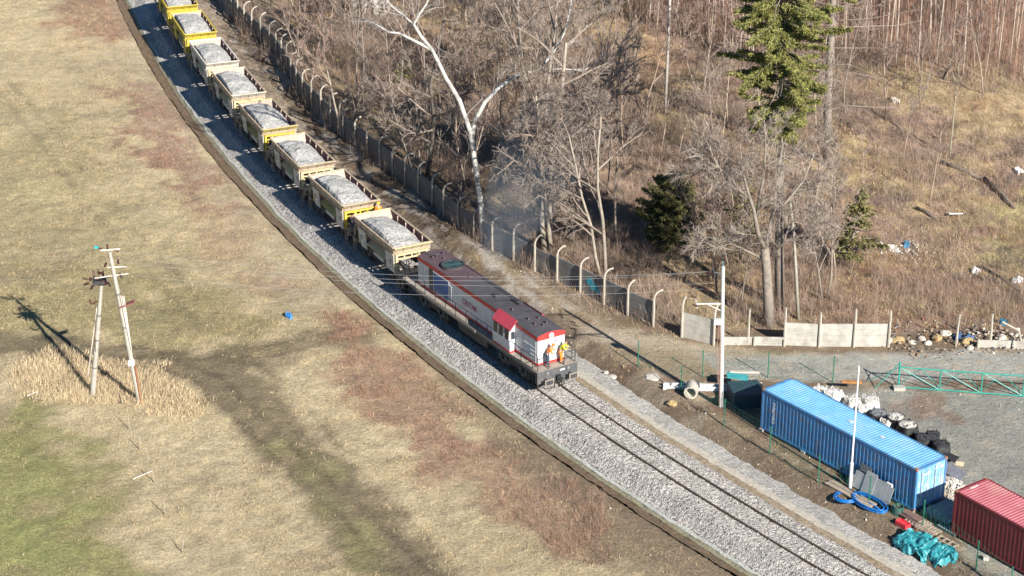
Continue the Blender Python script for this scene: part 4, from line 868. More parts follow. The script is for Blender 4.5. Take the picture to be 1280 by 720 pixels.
text_mesh('lettering', 'CTU 3204', .17, M_wt, BC, Matrix.Translation((12.235, 1.75, 2.2)) @ Matrix.Rotation(R(90), 4, 'Z') @ Matrix.Rotation(R(90), 4, 'X'))
for x, y in ((6.0, 1.2), (8.4, 1.25)):
    m = MB(); m.box((x, y, 2.6), (.3, .25, .02)); m.build('roof_patch', mat('pale_patch', (.55, .6, .62), .6, .3, 5), BC)
for x, y in ((.15, 0), (3.6, .1), (7.5, 0), (12, .15)):
    m = MB(); m.box((0, 0, 0), (.3, .3, .22)); o = m.build('concrete_block', M_conc); p = Vector((A[0], A[1], A[2])) + rotz(BANG) @ Vector((x, y, .04)); o.location = p; o.rotation_euler = (0, 0, BANG)
    tag(o, 'small pale concrete block under the %s of the blue container' % {.15: 'far left corner', 3.6: 'left third', 7.5: 'right third', 12: 'door corner'}[x], 'concrete block', 'concrete blocks under the blue container')
A2 = Z(1193.3, 613.3, 2.7); A2[2] = float(height(A2[0], A2[1]))
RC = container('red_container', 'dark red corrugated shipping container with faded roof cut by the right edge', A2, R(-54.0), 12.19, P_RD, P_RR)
m = MB(); m.box((.35, 1.1, 2.6), (.12, .6, .02)); m.build('roof_patch', mat('pinkish_patch', (.75, .6, .58), .6, .2, 5), RC)
m = MB(); m.box((0, 0, .1), (.3, .25, .26)); o = m.build('concrete_block', M_conc); o.location = G(1232, 700); tag(o, 'small white concrete block under the red container', 'concrete block')

# ------------------------------------------------------------ yard things
M_green = mat('green_paint', (.03, .3, .24), .5, .12, 5)
M_gdark = mat('green_post_paint', (.02, .17, .1), .5, .12, 5)
def fence_run(label, px, h=1.7):
    P = [G(u, v) for u, v in px]; T = thing('mesh_fence', label, 'fence', P[0])
    rel = [Vector(p) - Vector(P[0]) for p in P]
    for p in rel:
        m = MB(); m.tube([(p.x, p.y, p.z - .3), (p.x, p.y, p.z + h)], .035, 6); m.box((p.x, p.y, p.z + h + .02), (.08, .08, .04)); m.build('post', M_gdark, T)
    m = MB()
    for a, b in zip(rel, rel[1:]):
        for z in (.05, h * .5, h - .05): m.bar((a.x, a.y, a.z + z), (b.x, b.y, b.z + z), .006, 3)
        n = int((b - a).length / .4)
        for k in range(n):
            p = a + (b - a) * (k / n); q = a + (b - a) * ((k + 1) / n)
            m.bar((p.x, p.y, p.z + .05), (q.x, q.y, q.z + h - .05), .0035, 3); m.bar((q.x, q.y, q.z + .05), (p.x, p.y, p.z + h - .05), .0035, 3)
    m.build('wire_mesh', M_gdark, T)
fence_run('green post and wire mesh fence running beside the track past both containers', [(851, 490), (905, 532), (962, 567), (1022.5, 603), (1086, 630), (1153, 660), (1220, 712), (1262, 745)])
fence_run('green post and wire mesh fence along the dirt road behind the concrete ring', [(797.5, 458), (878, 471), (959.7, 472), (1041, 478)], 1.75)
g0, g1 = G(1122.5, 485), G(1280, 496.5); gd = Vector(g1 - g0); gang = math.atan2(gd.y, gd.x)
T = thing('lattice_gate', 'long green steel lattice gate frame with crossed braces standing on the gravel yard', 'gate', g0, gang)
bay = gd.length / 3.04; Hh = 1.42
m = MB(); m.bar((0, 0, Hh), (bay * 4, 0, Hh), .045, 6); m.bar((0, 0, .08), (bay * 4, 0, .08), .045, 6); m.build('rail', M_green, T)
for k in range(5):
    m = MB(); m.bar((k * bay, 0, 0), (k * bay, 0, Hh + (.35 if k == 0 else .03)), .06 if k == 0 else .045, 6); m.build('upright', M_green, T)
for k in range(4):
    m = MB(); m.bar((k * bay, .0, Hh), (k * bay + bay, .0, .08), .035, 5); m.build('brace', M_green, T)
    m = MB(); m.bar((k * bay, .3, .08), (k * bay + bay / 2, .02, Hh), .022, 5); m.bar((k * bay + bay / 2, .02, Hh), (k * bay + bay, .3, .1), .022, 5); m.build('brace', M_green, T)
m = MB(); m.bar((0, 0, Hh + .3), (-1.4, -.3, 0), .03, 5); m.bar((-1.9, .7, 0), (0, 0, Hh), .022, 5); m.build('stay', M_green, T)
m = MB(); m.box((0, 0, .05), (.7, .4, .3)); o = m.build('concrete_block', M_conc); o.location = G(1124, 487); tag(o, 'white concrete footing block at the left end of the green lattice gate', 'concrete block')

# bulk bags behind the blue container
M_bagw = mat('white_bag_fabric', (.6, .585, .55), .85, .08, 5, .3, dirt=(.5, .46, .4), dirt_amt=.4)
M_bagb = mat('black_bag_fabric', (.025, .027, .03), .6, .2, 5, .3)
M_rub = stone_mat('pale_rubble', [(.3, .28, .26), (.45, .43, .39), (.52, .5, .46), (.62, .59, .54)], 7)
M_bst = mat('dark_contents', (.035, .035, .04), .8, .3, 8)
def bag(label, u, v, zt, r, mt, fill, seed):
    rg = np.random.default_rng(seed); p = Z(u, v, zt); b = (p[0], p[1], float(height(p[0], p[1])))
    T = thing('bulk_bag', label, 'bulk bag', b, rg.uniform(0, 1.5), 'bulk bags behind the blue container'); zt -= b[2]; n = 24; rows = 9; V = []
    for j in range(rows):
        t = j / (rows - 1); z = -.03 + t * (zt + .03)
        for k in range(n):
            a = 2 * math.pi * k / n; sq = (abs(math.cos(a)) ** 5 + abs(math.sin(a)) ** 5) ** (-1 / 5) * .93
            rr = r * sq * (.92 + .13 * math.sin(math.pi * min(t * 1.1, 1))) + rg.normal(0, .012); V.append((rr * math.cos(a), rr * math.sin(a), z + (rg.normal(0, .015) if j == rows - 1 else 0)))
    m = MB(); m.add(V, [(j * n + k, j * n + (k + 1) % n, (j + 1) * n + (k + 1) % n, (j + 1) * n + k) for j in range(rows - 1) for k in range(n)]); m.build('bag', mt, T, True)
    q = 5; V = [(0, 0, zt + .06)]; Fs = []
    for j in range(1, q + 1):
        for k in range(n):
            a = 2 * math.pi * k / n; rr = r * .97 * j / q; V.append((rr * math.cos(a), rr * math.sin(a), zt - .02 + .09 * (1 - (j / q) ** 2) + rg.normal(0, .013)))
    Fs += [(0, 1 + k, 1 + (k + 1) % n) for k in range(n)] + [(1 + (j - 1) * n + k, 1 + j * n + k, 1 + j * n + (k + 1) % n, 1 + (j - 1) * n + (k + 1) % n) for j in range(1, q) for k in range(n)]
    m = MB(); m.add(V, Fs); m.build('contents', fill, T)
    for s in (0, 1, 2, 3):
        a = math.pi / 4 + s * math.pi / 2; x, y = r * .8 * math.cos(a), r * .8 * math.sin(a); m = MB(); m.tube([(x - .12, y, zt - .05), (x - .06, y + .03, zt + .13), (x + .06, y + .05, zt + .13), (x + .12, y, zt - .05)], .025, 4); m.build('lifting_loop', mt, T)
for k, (u, v, zt, r, mt, fi, lb) in enumerate([
    (1026, 486, .95, .5, M_bagw, M_bagw, 'white bulk bag at the far left behind the blue container roof'), (1042, 490, 1.05, .6, M_bagw, M_bagw, 'large closed white bulk bag second from the left behind the container'),
    (1066, 499, .95, .5, M_bagw, M_rub, 'white bulk bag of pale lumps behind the container beside the round one'), (1088, 498, .95, .55, mat('grey_bag_fabric', (.5, .49, .46), .85, .1, 5), mat('grey_fill', (.5, .48, .45), .9, .15, 6), 'round grey white bulk bag with flat top behind the container'),
    (1079, 508, .8, .42, M_bagw, M_bagw, 'small white bulk bag tucked against the container roof edge'), (1098, 515, .85, .52, M_bagb, mat('crossed_grey_straps', (.2, .21, .22), .8, .4, 3), 'black bulk bag with grey straps across the top'),
    (1109, 525, .7, .42, M_bagw, M_rub, 'white bulk bag of rubble partly hidden between the black bags'), (1120, 520, .95, .52, M_bagb, M_rub, 'black bulk bag filled with white rubble, left of two such'),
    (1135, 530, .95, .55, M_bagb, M_rub, 'black bulk bag filled with white rubble, right of two such'), (1154, 545, .8, .48, M_bagb, M_bst, 'plain black bulk bag next to the container roof'),
    (1166, 542, .8, .45, M_bagb, M_bst, 'plain black bulk bag furthest from the container'), (1177, 554, .8, .5, M_bagb, M_bst, 'plain black bulk bag at the right end of the row')]): bag(lb, u, v, zt, r, mt, fi, k)
def flat(name, label, cat, u, v, sz, ang, mt, tilt=(0, 0), z=0, parts=None):
    m = MB(); m.box((0, 0, sz[2] / 2), sz); o = m.build(name, mt); o.location = G(u, v) + np.array([0, 0, z]); o.rotation_euler = (tilt[0], tilt[1], ang); return tag(o, label, cat)
M_wood = mat('grey_timber', (.38, .31, .24), .85, .25, 5); M_rust = mat('rusty_sheet', (.3, .13, .06), .85, .3, 5); M_dsheet = mat('dark_sheet', (.1, .12, .13), .6, .2, 4)
flat('timber_board', 'orange brown timber board among the white bags', 'board', 1064, 491, (1.2, .25, .08), -.1, mat('orange_timber', (.45, .2, .06), .8, .2, 5), z=.7)
flat('metal_sheet', 'dark grey sheet leaning beside the container door corner', 'sheet', 1192, 594, (1.3, .7, .05), R(-50), mat('slate_sheet', (.16, .17, .2), .6, .2, 4), (.5, .2), .2)
flat('timber_board', 'cream board lying by the dark sheet behind the doors', 'board', 1199, 588, (.45, .3, .06), R(-20), mat('cream_board', (.65, .5, .33), .7, .1, 5), (.3, 0), .4)
flat('dark_plate', 'black plate behind the blue container door corner', 'plate', 1187, 577, (.9, .5, .05), R(-40), M_bagb, (.3, .1), .3)
def heap(name, label, u, v, r, h, mts, n, seed, s=(.08, .22)):
    rg = np.random.default_rng(seed); T = G(u, v); m = MB()
    for k in range(n):
        a, q = rg.uniform(0, 6.28), r * math.sqrt(rg.uniform(0, 1)); z = h * (1 - q / r) * rg.uniform(.4, 1)
        m.box((q * math.cos(a), q * math.sin(a), z), tuple(rg.uniform(s[0], s[1], 3) * (1, 1, .5)), Matrix.Rotation(rg.uniform(0, 3), 3, 'Z') @ Matrix.Rotation(rg.uniform(-.6, .6), 3, 'X'), int(rg.integers(len(mts))), top=(.7, .7))
    o = m.build(name, mts); o.location = T; return kind(tag(o, label, 'debris'), 'stuff')
M_wh = mat('white_debris', (.58, .54, .49), .8, .1, 5)
heap('white_debris', 'white and pinkish rubble piled between the two containers', 1187, 605, .75, .25, [M_wh, M_wh, palest], 120, 1)
heap('brown_debris', 'brown broken bits beside the blue container doors', 1190, 618, .6, .15, [palest, M_wood, M_wh], 70, 2)
# corrugated sheet stacks between the containers
def stack(label, corner_px, sx, sy, h, ang, n, mt, z=0):
    c = G(*corner_px); T = thing('sheet_stack', label, 'stack of sheets', c + np.array([0, 0, z]), ang)
    for k in range(n):
        m = MB(); p = .19; q = int(sx / p); z0 = h * k / n; V = []
        for j in range(q * 2 + 1): V += [(j * p / 2, 0, z0 + .03 * (j % 2)), (j * p / 2, sy, z0 + .03 * (j % 2))]
        Fs = [(2 * j, 2 * j + 2, 2 * j + 3, 2 * j + 1) for j in range(q * 2)]; b = len(V); V += [(a, y, zz + h / n * .8) for a, y, zz in V]; Fs += [tuple(b + i for i in f[::-1]) for f in Fs] + [(0, 1, b + 1, b), (b - 2, b - 1, 2 * b - 1, 2 * b - 2)] + [(2 * j, 2 * j + 2, b + 2 * j + 2, b + 2 * j) for j in range(q * 2)] + [(2 * j + 1, 2 * j + 3, b + 2 * j + 3, b + 2 * j + 1) for j in range(q * 2)]
        m.add(V, Fs); m.build('sheet', mt, T)
M_tsh = mat('teal_grey_sheet', (.16, .2, .21), .5, .15, 4)
stack('stack of ribbed grey sheets lying in the shade between the two containers', (1151, 643), 1.9, 2.1, .28, BANG, 5, M_tsh, .02)
stack('lower stack of ribbed dark sheets against the red container end', (1170, 659), 1.5, 1.9, .14, BANG, 3, M_tsh, .02)
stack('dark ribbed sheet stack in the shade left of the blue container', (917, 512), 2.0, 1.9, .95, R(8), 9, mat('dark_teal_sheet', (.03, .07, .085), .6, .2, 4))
flat('teal_board', 'teal board lying on top of the shaded stack left of the container', 'board', 921, 489, (1.3, .7, .06), -.1, mat('teal_board_paint', (.05, .32, .34), .6, .2, 4), (.0, .1), .98)
flat('timber_board', 'pale timber plank on the shaded stack beside the container corner', 'board', 930, 484, (1.8, .18, .08), .05, palest, (0, .05), 1.0)
heap('dark_scrap', 'dark scrap and white offcuts behind the shaded stack', 940, 483, .7, .4, [M_bagb, M_bst, M_wh], 60, 12, (.1, .3))
for k, (u, v, z, l, lb) in enumerate([(868, 484, .28, 4.4, 'upper long white steel beam lying behind the power pole'), (872, 488, .25, 4.8, 'lower long white steel beam lying behind the power pole')]):
    p = G(u, v); m = MB(); m.box((0, 0, .12), (l, .03, .2)); m.box((0, 0, .02), (l, .14, .025)); m.box((0, 0, .22), (l, .14, .025)); o = m.build('steel_beam', mat('white_beam_paint', (.7, .7, .7), .5, .15, 4)); o.location = (p[0] + .3, p[1], p[2]); o.rotation_euler = (0, 0, R(-3)); tag(o, lb, 'steel beam')
p = Z(863, 488.5, .42); m = MB(); ax = (.2, .98, 0); m.ring((0, -.35, .42), ax, .3, .42, 1.0, 28); o = m.build('concrete_pipe', mat('pipe_concrete', (.52, .47, .4), .9, .12, 4, .2)); o.location = (p[0], p[1], float(height(p[0], p[1]))); tag(o, 'short pale concrete pipe ring lying on its side beside the power pole', 'concrete pipe')
# panels leaning on the container, planks, hose, bucket, crates, pallets
pl = Vector((A[0], A[1], A[2])); Rb = rotz(BANG)
def atc(x, y, z): return pl + Rb @ Vector((x, y, z))
T = thing('leaning_panels', 'stepped grey sheet panels leaning against the blue container side', 'panels', atc(8.1, -.75, 0), BANG); M_pan = mat('grey_panel', (.33, .34, .36), .6, .12, 3, dirt=(.42, .4, .38), dirt_amt=.4)
for k, (x0, w, h0) in enumerate([(0, .75, .95), (.76, .8, 1.25), (1.57, .85, 1.1), (2.43, .4, 1.0)]):
    m = MB(); m.box((x0 + w / 2, .28, h0 / 2 + .1), (w, .04, h0), Matrix.Rotation(-.38, 3, 'X')); m.build('panel', M_pan, T)
m = MB(); m.box((0, 0, 0), (.8, .05, .55)); o = m.build('window_frame', M_dsheet); o.location = atc(8.6, -.12, 1.15); o.rotation_euler = (-.3, 0, BANG); tag(o, 'dark window frame leaning above the grey panels', 'window frame')
m = MB(); m.box((0, 0, 0), (.42, .12, .4)); o = m.build('white_box', mat('white_box_paint', (.7, .7, .7), .6, .1, 4)); o.location = atc(10.45, -.15, .95); o.rotation_euler = (0, 0, BANG); tag(o, 'small white box fixed on the blue container side right of the panels', 'box')
T = thing('plank_pile', 'long pinkish grey planks lying in front of the leaning panels', 'planks', atc(7.0, -1.05, 0), BANG)
for k in range(4):
    m = MB(); m.box((1.7, -.02 - k * .17, .1 + .03 * (k % 2)), (3.4, .15, .08)); m.build('plank', M_wood, T)
M_hose = mat('blue_hose_plastic', (.01, .16, .5), .35, .1, 4)
m = MB(); P = []
for k in range(200):
    a = k * .2; c0 = Vector(G(1058, 623)); r = .62 + .1 * math.sin(a * .31); P.append((c0.x + r * math.cos(a), c0.y + r * .95 * math.sin(a), c0.z + .06 + .08 * (k % 31) / 31 + .03 * (k / 70)))
m.tube(P[:95], .045, 6)
c1 = Vector(G(1086, 632)); P2 = []
for k in range(110):
    a = k * .2; r = 1.0 + .12 * math.sin(a * .4); x, y = r * 1.15 * math.cos(a), r * .5 * math.sin(a); P2.append((c1.x + x * math.cos(BANG) - y * math.sin(BANG), c1.y + x * math.sin(BANG) + y * math.cos(BANG), c1.z + .08 + .06 * (k / 30)))
m.tube(P2, .045, 6); m.tube([P[94], tuple((Vector(P[94]) + Vector(P2[0])) / 2 + Vector((0, 0, .1))), P2[0]], .045, 6)
tag(m.build('coiled_hose', M_hose, None, True), 'bright blue hose lying in loose coils in front of the blue container', 'hose')
p = G(1122.5, 642); m = MB(); m.ring((0, 0, 0), (0, 0, 1), .27, .3, .5, 18); m.tube([(0, 0, .0), (0, 0, .35)], .27, 18, 1); o = m.build('green_barrel', [mat('green_plastic', (.06, .14, .12), .5, .1, 4), mat('barrel_soil', (.15, .12, .08), .9, .3, 8)]); o.location = p; tag(o, 'short green open barrel in front of the container door corner', 'barrel')
flat('brown_sheet', 'brown board lying by the green barrel', 'board', 1138, 648, (1.4, .75, .06), BANG, mat('brown_board', (.2, .12, .1), .8, .2, 4), z=.12)
T = thing('red_crate', 'bright red plastic crate in front of the brown board', 'crate', G(1128.5, 657), BANG); M_rc = mat('red_plastic', (.75, .05, .07), .45, .08, 4); m = MB()
for c, s in (((0, .2, .12), (.75, .03, .24)), ((0, -.2, .12), (.75, .03, .24)), ((.36, 0, .12), (.03, .4, .24)), ((-.36, 0, .12), (.03, .4, .24)), ((0, 0, .16), (.72, .4, .02))): m.box(c, s)
m.build('tub', M_rc, T); m = MB(); m.box((.385, 0, .2), (.02, .16, .04)); m.build('handle', M_rc, T)
def pallet(label, u, v, ang, z=0, n=7):
    T = thing('pallet', label, 'pallet', G(u, v) + np.array([0, 0, z]), ang, 'wooden pallets by the red container')
    for k in range(n):
        m = MB(); m.box((-.58 + k * 1.16 / (n - 1), 0, .13), (.12, .85, .025)); m.build('board', M_wood, T)
    for y in (-.38, 0, .38):
        m = MB(); m.box((0, y, .06), (1.2, .1, .1)); m.build('stringer', M_wood, T)
pallet('weathered wooden pallet below the stacked sheets beside the red crate', 1160, 664, BANG, .03); pallet('weathered wooden pallet with wide gaps at the corner of the red container', 1181, 681, BANG, .03, 4)
pallet('weathered wooden pallet half under the sheet stack', 1147, 655, BANG + .1, .02, 6)
# crumpled tarpaulin
def tarp(label, u, v, sx, sy, ang, material, seed, h=.5):
    n = 46; gx, gy = np.meshgrid(np.linspace(-1, 1, n), np.linspace(-1, 1, n)); rr = np.hypot(gx, gy * .95)
    ed = 1 - sstep(.7, 1.05, rr + (fbm(gx * 3 + seed, gy * 3, 1, seed) - .5) * .9)
    ridg = 1 - np.abs(fbm(gx + seed, gy, .55, seed + 3, 4) - .5) * 4
    Zt = h * (.15 + .55 * fbm(gx + seed, gy, .8, seed + 5, 3) * 1.2 + .35 * ridg) * ed + .02
    c = G(u, v); X = gx * sx + (fbm(gx, gy, .4, seed + 7) - .5) * .5; Y = gy * sy + (fbm(gx, gy, .4, seed + 8) - .5) * .5
    wx = c[0] + X * math.cos(ang) - Y * math.sin(ang); wy = c[1] + X * math.sin(ang) + Y * math.cos(ang)
    V = np.stack([wx, wy, height(wx, wy) + Zt - .12 * (1 - ed)], -1); ix = np.arange(n * n).reshape(n, n); q = np.stack([ix[:-1, :-1], ix[:-1, 1:], ix[1:, 1:], ix[1:, :-1]], -1).reshape(-1, 4)
    q = q[(ed[:-1, :-1].ravel() > .05)]
    return tag(mesh_np('tarpaulin', V.reshape(-1, 3), q, material, smooth=True), label, 'tarpaulin')
M_tarp = mat('turquoise_tarp', (.03, .28, .32), .4, .25, 3, dirt=(.3, .55, .56), dirt_amt=.4, dscale=3)
tarp('crumpled turquoise tarpaulin heaped at the foot of the track bank', 1146, 683, 1.4, .75, R(-48), M_tarp, 3, .55); tarp('smaller folded turquoise tarpaulin at the right end of the heap', 1176, 697, .95, .6, R(-40), M_tarp, 9, .45)
# light pole, stones, scraps
b = G(1062.5, 609.5); h = tall(b, 457.4); T = thing('light_pole', 'thin white metal pole standing in front of the blue container', 'pole', b)
m = MB(); m.tube([(0, 0, -.3), (0, 0, 1.6)], .1, 10); m.tube([(0, 0, 1.6), (0, 0, h)], [.06, .045], 10); m.build('shaft', mat('white_pole_paint', (.75, .76, .78), .45, .1, 4), T); m = MB(); m.box((.14, 0, .7), (.12, .1, .3)); m.build('switch_box', M_steel, T)
def rock(label, u, v, r, mt, seed, sq=.6, name='stone_block', cat='stone'):
    rg = np.random.default_rng(seed); m = MB(); n = 9; V = []; 
    for j, (z, k) in enumerate(((-.3, .9), (.2, 1), (.7, .8), (1, .35))):
        for i in range(n): a = 2 * math.pi * i / n; q = r * k * rg.uniform(.8, 1.15); V.append((q * math.cos(a), q * math.sin(a) * .75, r * sq * z * rg.uniform(.85, 1.1)))
    m.add(V, [(j * n + i, j * n + (i + 1) % n, (j + 1) * n + (i + 1) % n, (j + 1) * n + i) for j in range(3) for i in range(n)] + [tuple(3 * n + i for i in range(n))])
    o = m.build(name, mt); o.location = G(u, v); o.rotation_euler = (0, 0, rg.uniform(0, 3)); return tag(o, label, cat)
M_ysl = mat('yellow_stone', (.38, .28, .14), .9, .15, 4); M_wsl = mat('white_stone', (.52, .48, .42), .9, .12, 4)
rock('ochre boulder on the bank below the concrete pipe', 840, 505, .38, M_ysl, 1); rock('long white slab lying on the bank beside the dirt road', 816, 472, .6, M_wsl, 2, .25)
rock('white stone at the edge of the gravel strip near the locomotive', 766, 471, .35, M_wsl, 3, .3); rock('pale stone beside the buried pipe end right of the locomotive', 757, 466, .3, M_wsl, 5, .3)
p = G(752, 470); m = MB(); m.ring((0, 0, .12), (.5, -.8, -.2), .17, .22, .9, 16); o = m.build('drain_pipe', M_bagb); o.location = p; tag(o, 'black plastic drain pipe end poking from the bank right of the locomotive', 'pipe')
for k, (u, v, r, mt) in enumerate([(1113, 427, .35, M_wsl), (1122, 427, .5, M_ysl), (1152, 424, .3, M_wsl), (1171, 424, .45, M_ysl), (1181, 418, .4, M_wsl), (1213, 436, .28, M_wsl), (1209, 428, .45, M_ysl), (1252, 425, .5, M_wsl), (1160, 430, .3, M_wsl), (1140, 429, .3, palest)]):
    rock(['white boulder touching the right end of the tall wall panels', 'large ochre boulder right of the tall wall panels', 'small white boulder in the rubble beyond the tall panels', 'ochre boulder in the middle of the rubble row', 'white boulder behind the middle of the rubble row', 'white stone on the verge below the rubble row', 'ochre boulder between the two plain posts at the right', 'white lump of rubble behind the low wall base', 'white stone at the front of the rubble row', 'pale beige stone in the rubble row left of the middle'][k], u, v, r, mt, 10 + k, .7)
rg = np.random.default_rng(77)
for k, (u, v, s, c, lb) in enumerate([(1193, 271, .55, (.85, .86, .85), 'flat white plastic lid dumped on the grassy slope'), (1115, 313, .6, (.75, .75, .72), 'pale sack among the litter on the slope'), (1133, 309, .28, (.05, .25, .45), 'small blue plastic scrap in the litter on the slope'), (1098, 308, .4, (.72, .72, .72), 'white scrap at the left end of the slope litter'), (1220, 340, .3, (.8, .8, .8), 'white scrap lower on the slope below the lid'), (1197, 423, .35, (.06, .13, .3), 'dark blue plastic scrap by the plain post'), (1211, 424, .35, (.12, .22, .4), 'blue plastic scrap right of the plain post'), (1253, 405, .3, (.05, .2, .3), 'dark blue scrap in the brush at the right'), (1271, 352, .35, (.75, .75, .75), 'white scrap on the slope near the right edge'), (1273, 216, .4, (.8, .8, .78), 'white sack high on the slope near the right edge'), (361, 397, .22, (.06, .3, .75), 'small blue plastic object lying alone on the dry field'), (1118, 127, .5, (.6, .52, .45), 'pale stump debris at the top of the grassy slope')]):
    if k == 0:
        m = MB(); out = [(-.6, -.4), (.2, -.45), (.6, -.2), (.65, .2), (.3, .45), (-.5, .4)]; m.prism(out, .2, .27, 'z'); m.box((-.35, .1, .28), (.2, .12, .03)); o = m.build('dumped_tray', mat('lid_white', c, .4, .05, 3)); o.location = G(u, v); o.rotation_euler = (-.35, .1, .3); tag(o, lb, 'lid')
    else: o = tarp(lb, u, v, s, s * .6, rg.uniform(0, 3), mat('scrap_%d' % k, c, .6, .15, 4), 20 + k, .35); o.name = 'plastic_scrap'; o['category'] = 'litter'
    if k == 10: o['category'] = 'litter'
heap('slope_litter', 'scattered pale litter along the wooded slope', 1130, 316, 2.6, .25, [palest, M_wh, M_wood, M_dsheet], 90, 5, (.05, .22))
M_rubd = mat('dull_rubble', (.3, .24, .18), .9, .3, 4)
heap('rubble_heap', 'heap of rubble and rubbish behind the broken wall', 1155, 424, 3.4, .5, [M_rubd, M_wood, M_dsheet, M_rubd, M_rust], 130, 6, (.05, .22)); heap('rubble_heap', 'rubbish and stones behind the low wall base at the right', 1245, 424, 2.4, .45, [M_rubd, M_wood, palest, M_dsheet], 110, 7, (.06, .25))
heap('field_rubble', 'scattered pale stones on the bare bank left of the track', 745, 600, 3.0, .06, [M_wsl, palest], 60, 8, (.06, .22))
# a pale ruin wall high up in the woods
b = G(464, 17); T = thing('ruined_building', 'pale ruined wall with three dark openings in the woods at the top', 'building', b, -.05); m = MB(); 
for x, w in ((-1.45, .5), (-.5, .65), (.55, .65), (1.45, .5)): m.box((x, 0, .5), (w, .4, 1.0))
m.box((0, .0, 1.35), (3.4, .4, .7)); m.box((0, 1.5, 1.6), (3.5, 3.2, .12)); m.build('wall', mat('ruin_plaster', (.62, .58, .53), .9, .2, 2, .3, dirt=(.4, .34, .28), dirt_amt=.5), T)

# ------------------------------------------------------------ power line
M_pole = mat('pole_concrete', (.5, .52, .51), .8, .1, 3, dirt=(.4, .4, .38), dirt_amt=.4); M_ins = mat('brown_insulator', (.1, .035, .03), .3, .15, 5); M_poleb = mat('weathered_pole', (.4, .375, .33), .85, .15, 3, dirt=(.36, .32, .27), dirt_amt=.5); M_wire = mat('aluminium_wire', (.36, .36, .36), .4, .05, 2, metal=.3); M_lt = mat('pale_fitting', (.66, .62, .56), .6, .2, 5)
def insul(m, p, d, L=.35, r=.07, mi=0):
    p = Vector(p); d = Vector(d).normalized(); k = 5
    for i in range(k): a = p + d * L * i / k; b = p + d * L * (i + .7) / k; m.tube([tuple(a), tuple(b)], [r, r * .45], 8, mi)
pb = Z(901.3, 508, 0); pb[2] = float(height(pb[0], pb[1])); ph = tall(pb, 333)
CP = thing('power_pole', 'tall pale round concrete power pole with crossarms beside the blue container', 'power pole', pb)
m = MB(); m.tube([(0, 0, -.4), (-.12, 0, ph * .5), (-.25, 0, ph)], [.14, .125, .105], 12); m.build('shaft', M_pole, CP)
m = MB(); m.tube([(-.3, -.02, ph - 3.4), (-.27, -.1, ph * .55), (-.1, -.16, .2)], .035, 6); m.tube([(-.36, -.02, ph - 3.2), (-.4, -.1, ph * .4), (-.25, -.16, 1.6)], .03, 6); m.build('cable_duct', mat('rusty_duct', (.3, .18, .14), .8, .3, 5), CP)
m = MB(); m.bar((-.25, 0, ph), (-.28, 0, ph + .35), .02, 5); m.build('spike', mat('teal_spike', (.1, .4, .5), .5, .1, 3), CP)
for z, l in ((ph - .3, .55), (ph - 2.3, 1.5)):
    m = MB(); m.bar((-.25, 0, z - .1), (-.25 - l, -.35, z + .05), .045, 5); m.bar((-.25, 0, z - .55), (-.25 - l * .6, -.25, z), .03, 5); m.bar((-.25 - l, -.9, z + .05), (-.25 - l, .5, z + .05), .04, 5); m.build('crossarm', M_lt if l > 1 else M_grey, CP)
att = [(-.8, -.5, ph - .25), (-.9, .1, ph - .55), (-.75, -.3, ph - 1.1), (-1.7, -.8, ph - 2.2), (-1.7, .4, ph - 2.2), (-1.0, 0, ph - 1.6)]
for a in att: m = MB(); insul(m, a, (-.9, .3, .2), .38); m.build('insulator', M_ins, CP)
m = MB(); m.box((-.42, -.12, ph - 3.5), (.5, .25, .35)); m.build('switch_box', M_pole, CP)
lb_, rb_ = Z(115.5, 492.5, -.1), Z(174.5, 502.5, -.1)
lt, rt = W(126.7, 355, lb_[1] + .2), W(137, 315, rb_[1] - .1)
PP = {}
for nm, b, t, lab in (('left', lb_, lt, 'shorter weathered power pole on the field carrying a cluster of brown insulators'), ('right', rb_, rt, 'taller leaning power pole on the field with cables and a rusty plate')):
    b = b.copy(); b[2] = float(height(b[0], b[1])); t = Vector(t) - Vector(b); T = thing('power_pole', lab, 'power pole', b, group=None); PP[nm] = (T, Vector(b), t)
    m = MB(); m.tube([tuple(-t * .03), tuple(t * .5), tuple(t)], [.17, .14, .11], 10); m.build('shaft', M_poleb, T)
    for f in (.25, .5, .72):
        m = MB(); m.tube([tuple(t * f), tuple(t * (f + .012))], .17, 10); m.build('band', M_steel, T)
T, b, t = PP['left']; q = t
m = MB(); m.bar((q.x - .75, q.y, q.z + .25), (q.x + .55, q.y + .3, q.z + .35), .05, 5); m.bar((q.x - .6, q.y - .3, q.z + .05), (q.x + .5, q.y - .2, q.z + .15), .05, 5); m.box((q.x - .1, q.y, q.z + .2), (.75, .5, .35)); m.build('crossarm', M_dark, T)
for k, (dx, dz, dd) in enumerate([(-.4, .5, (0, 0, 1)), (-.1, .6, (0, 0, 1)), (.15, .45, (0, 0, 1)), (-.8, .3, (-1, 0, .3)), (-.75, .05, (-1, 0, -.3)), (-.5, -.1, (-.6, 0, -1)), (.4, .1, (.5, 0, -1)), (-.2, .35, (0, -1, .4)), (.1, .25, (0, -1, .3)), (-.55, .3, (-.2, -.7, .6))]):
    m = MB(); insul(m, (q.x + dx, q.y, q.z + dz), dd, .42 if k < 3 else .32, .08); m.build('insulator', M_ins, T)
m = MB(); m.bar(tuple(q * .86), (q.x - .65, q.y, q.z * .82), .04, 5); insul(m, (q.x - .7, q.y, q.z * .82), (-.3, 0, 1), .35); m.bar((q.x - .4, q.y - .25, q.z - .8), (q.x - .65, q.y - .3, 3.0), .012, 4); m.build('side_arm', M_ins, T)
m = MB(); m.bar(tuple(q * .8 + Vector((-.15, -.12, 0))), tuple(q * .2 + Vector((-.35, -.12, 0))), .025, 4); m.build('cable', M_lt, T)
T, b, t = PP['right']; q = t
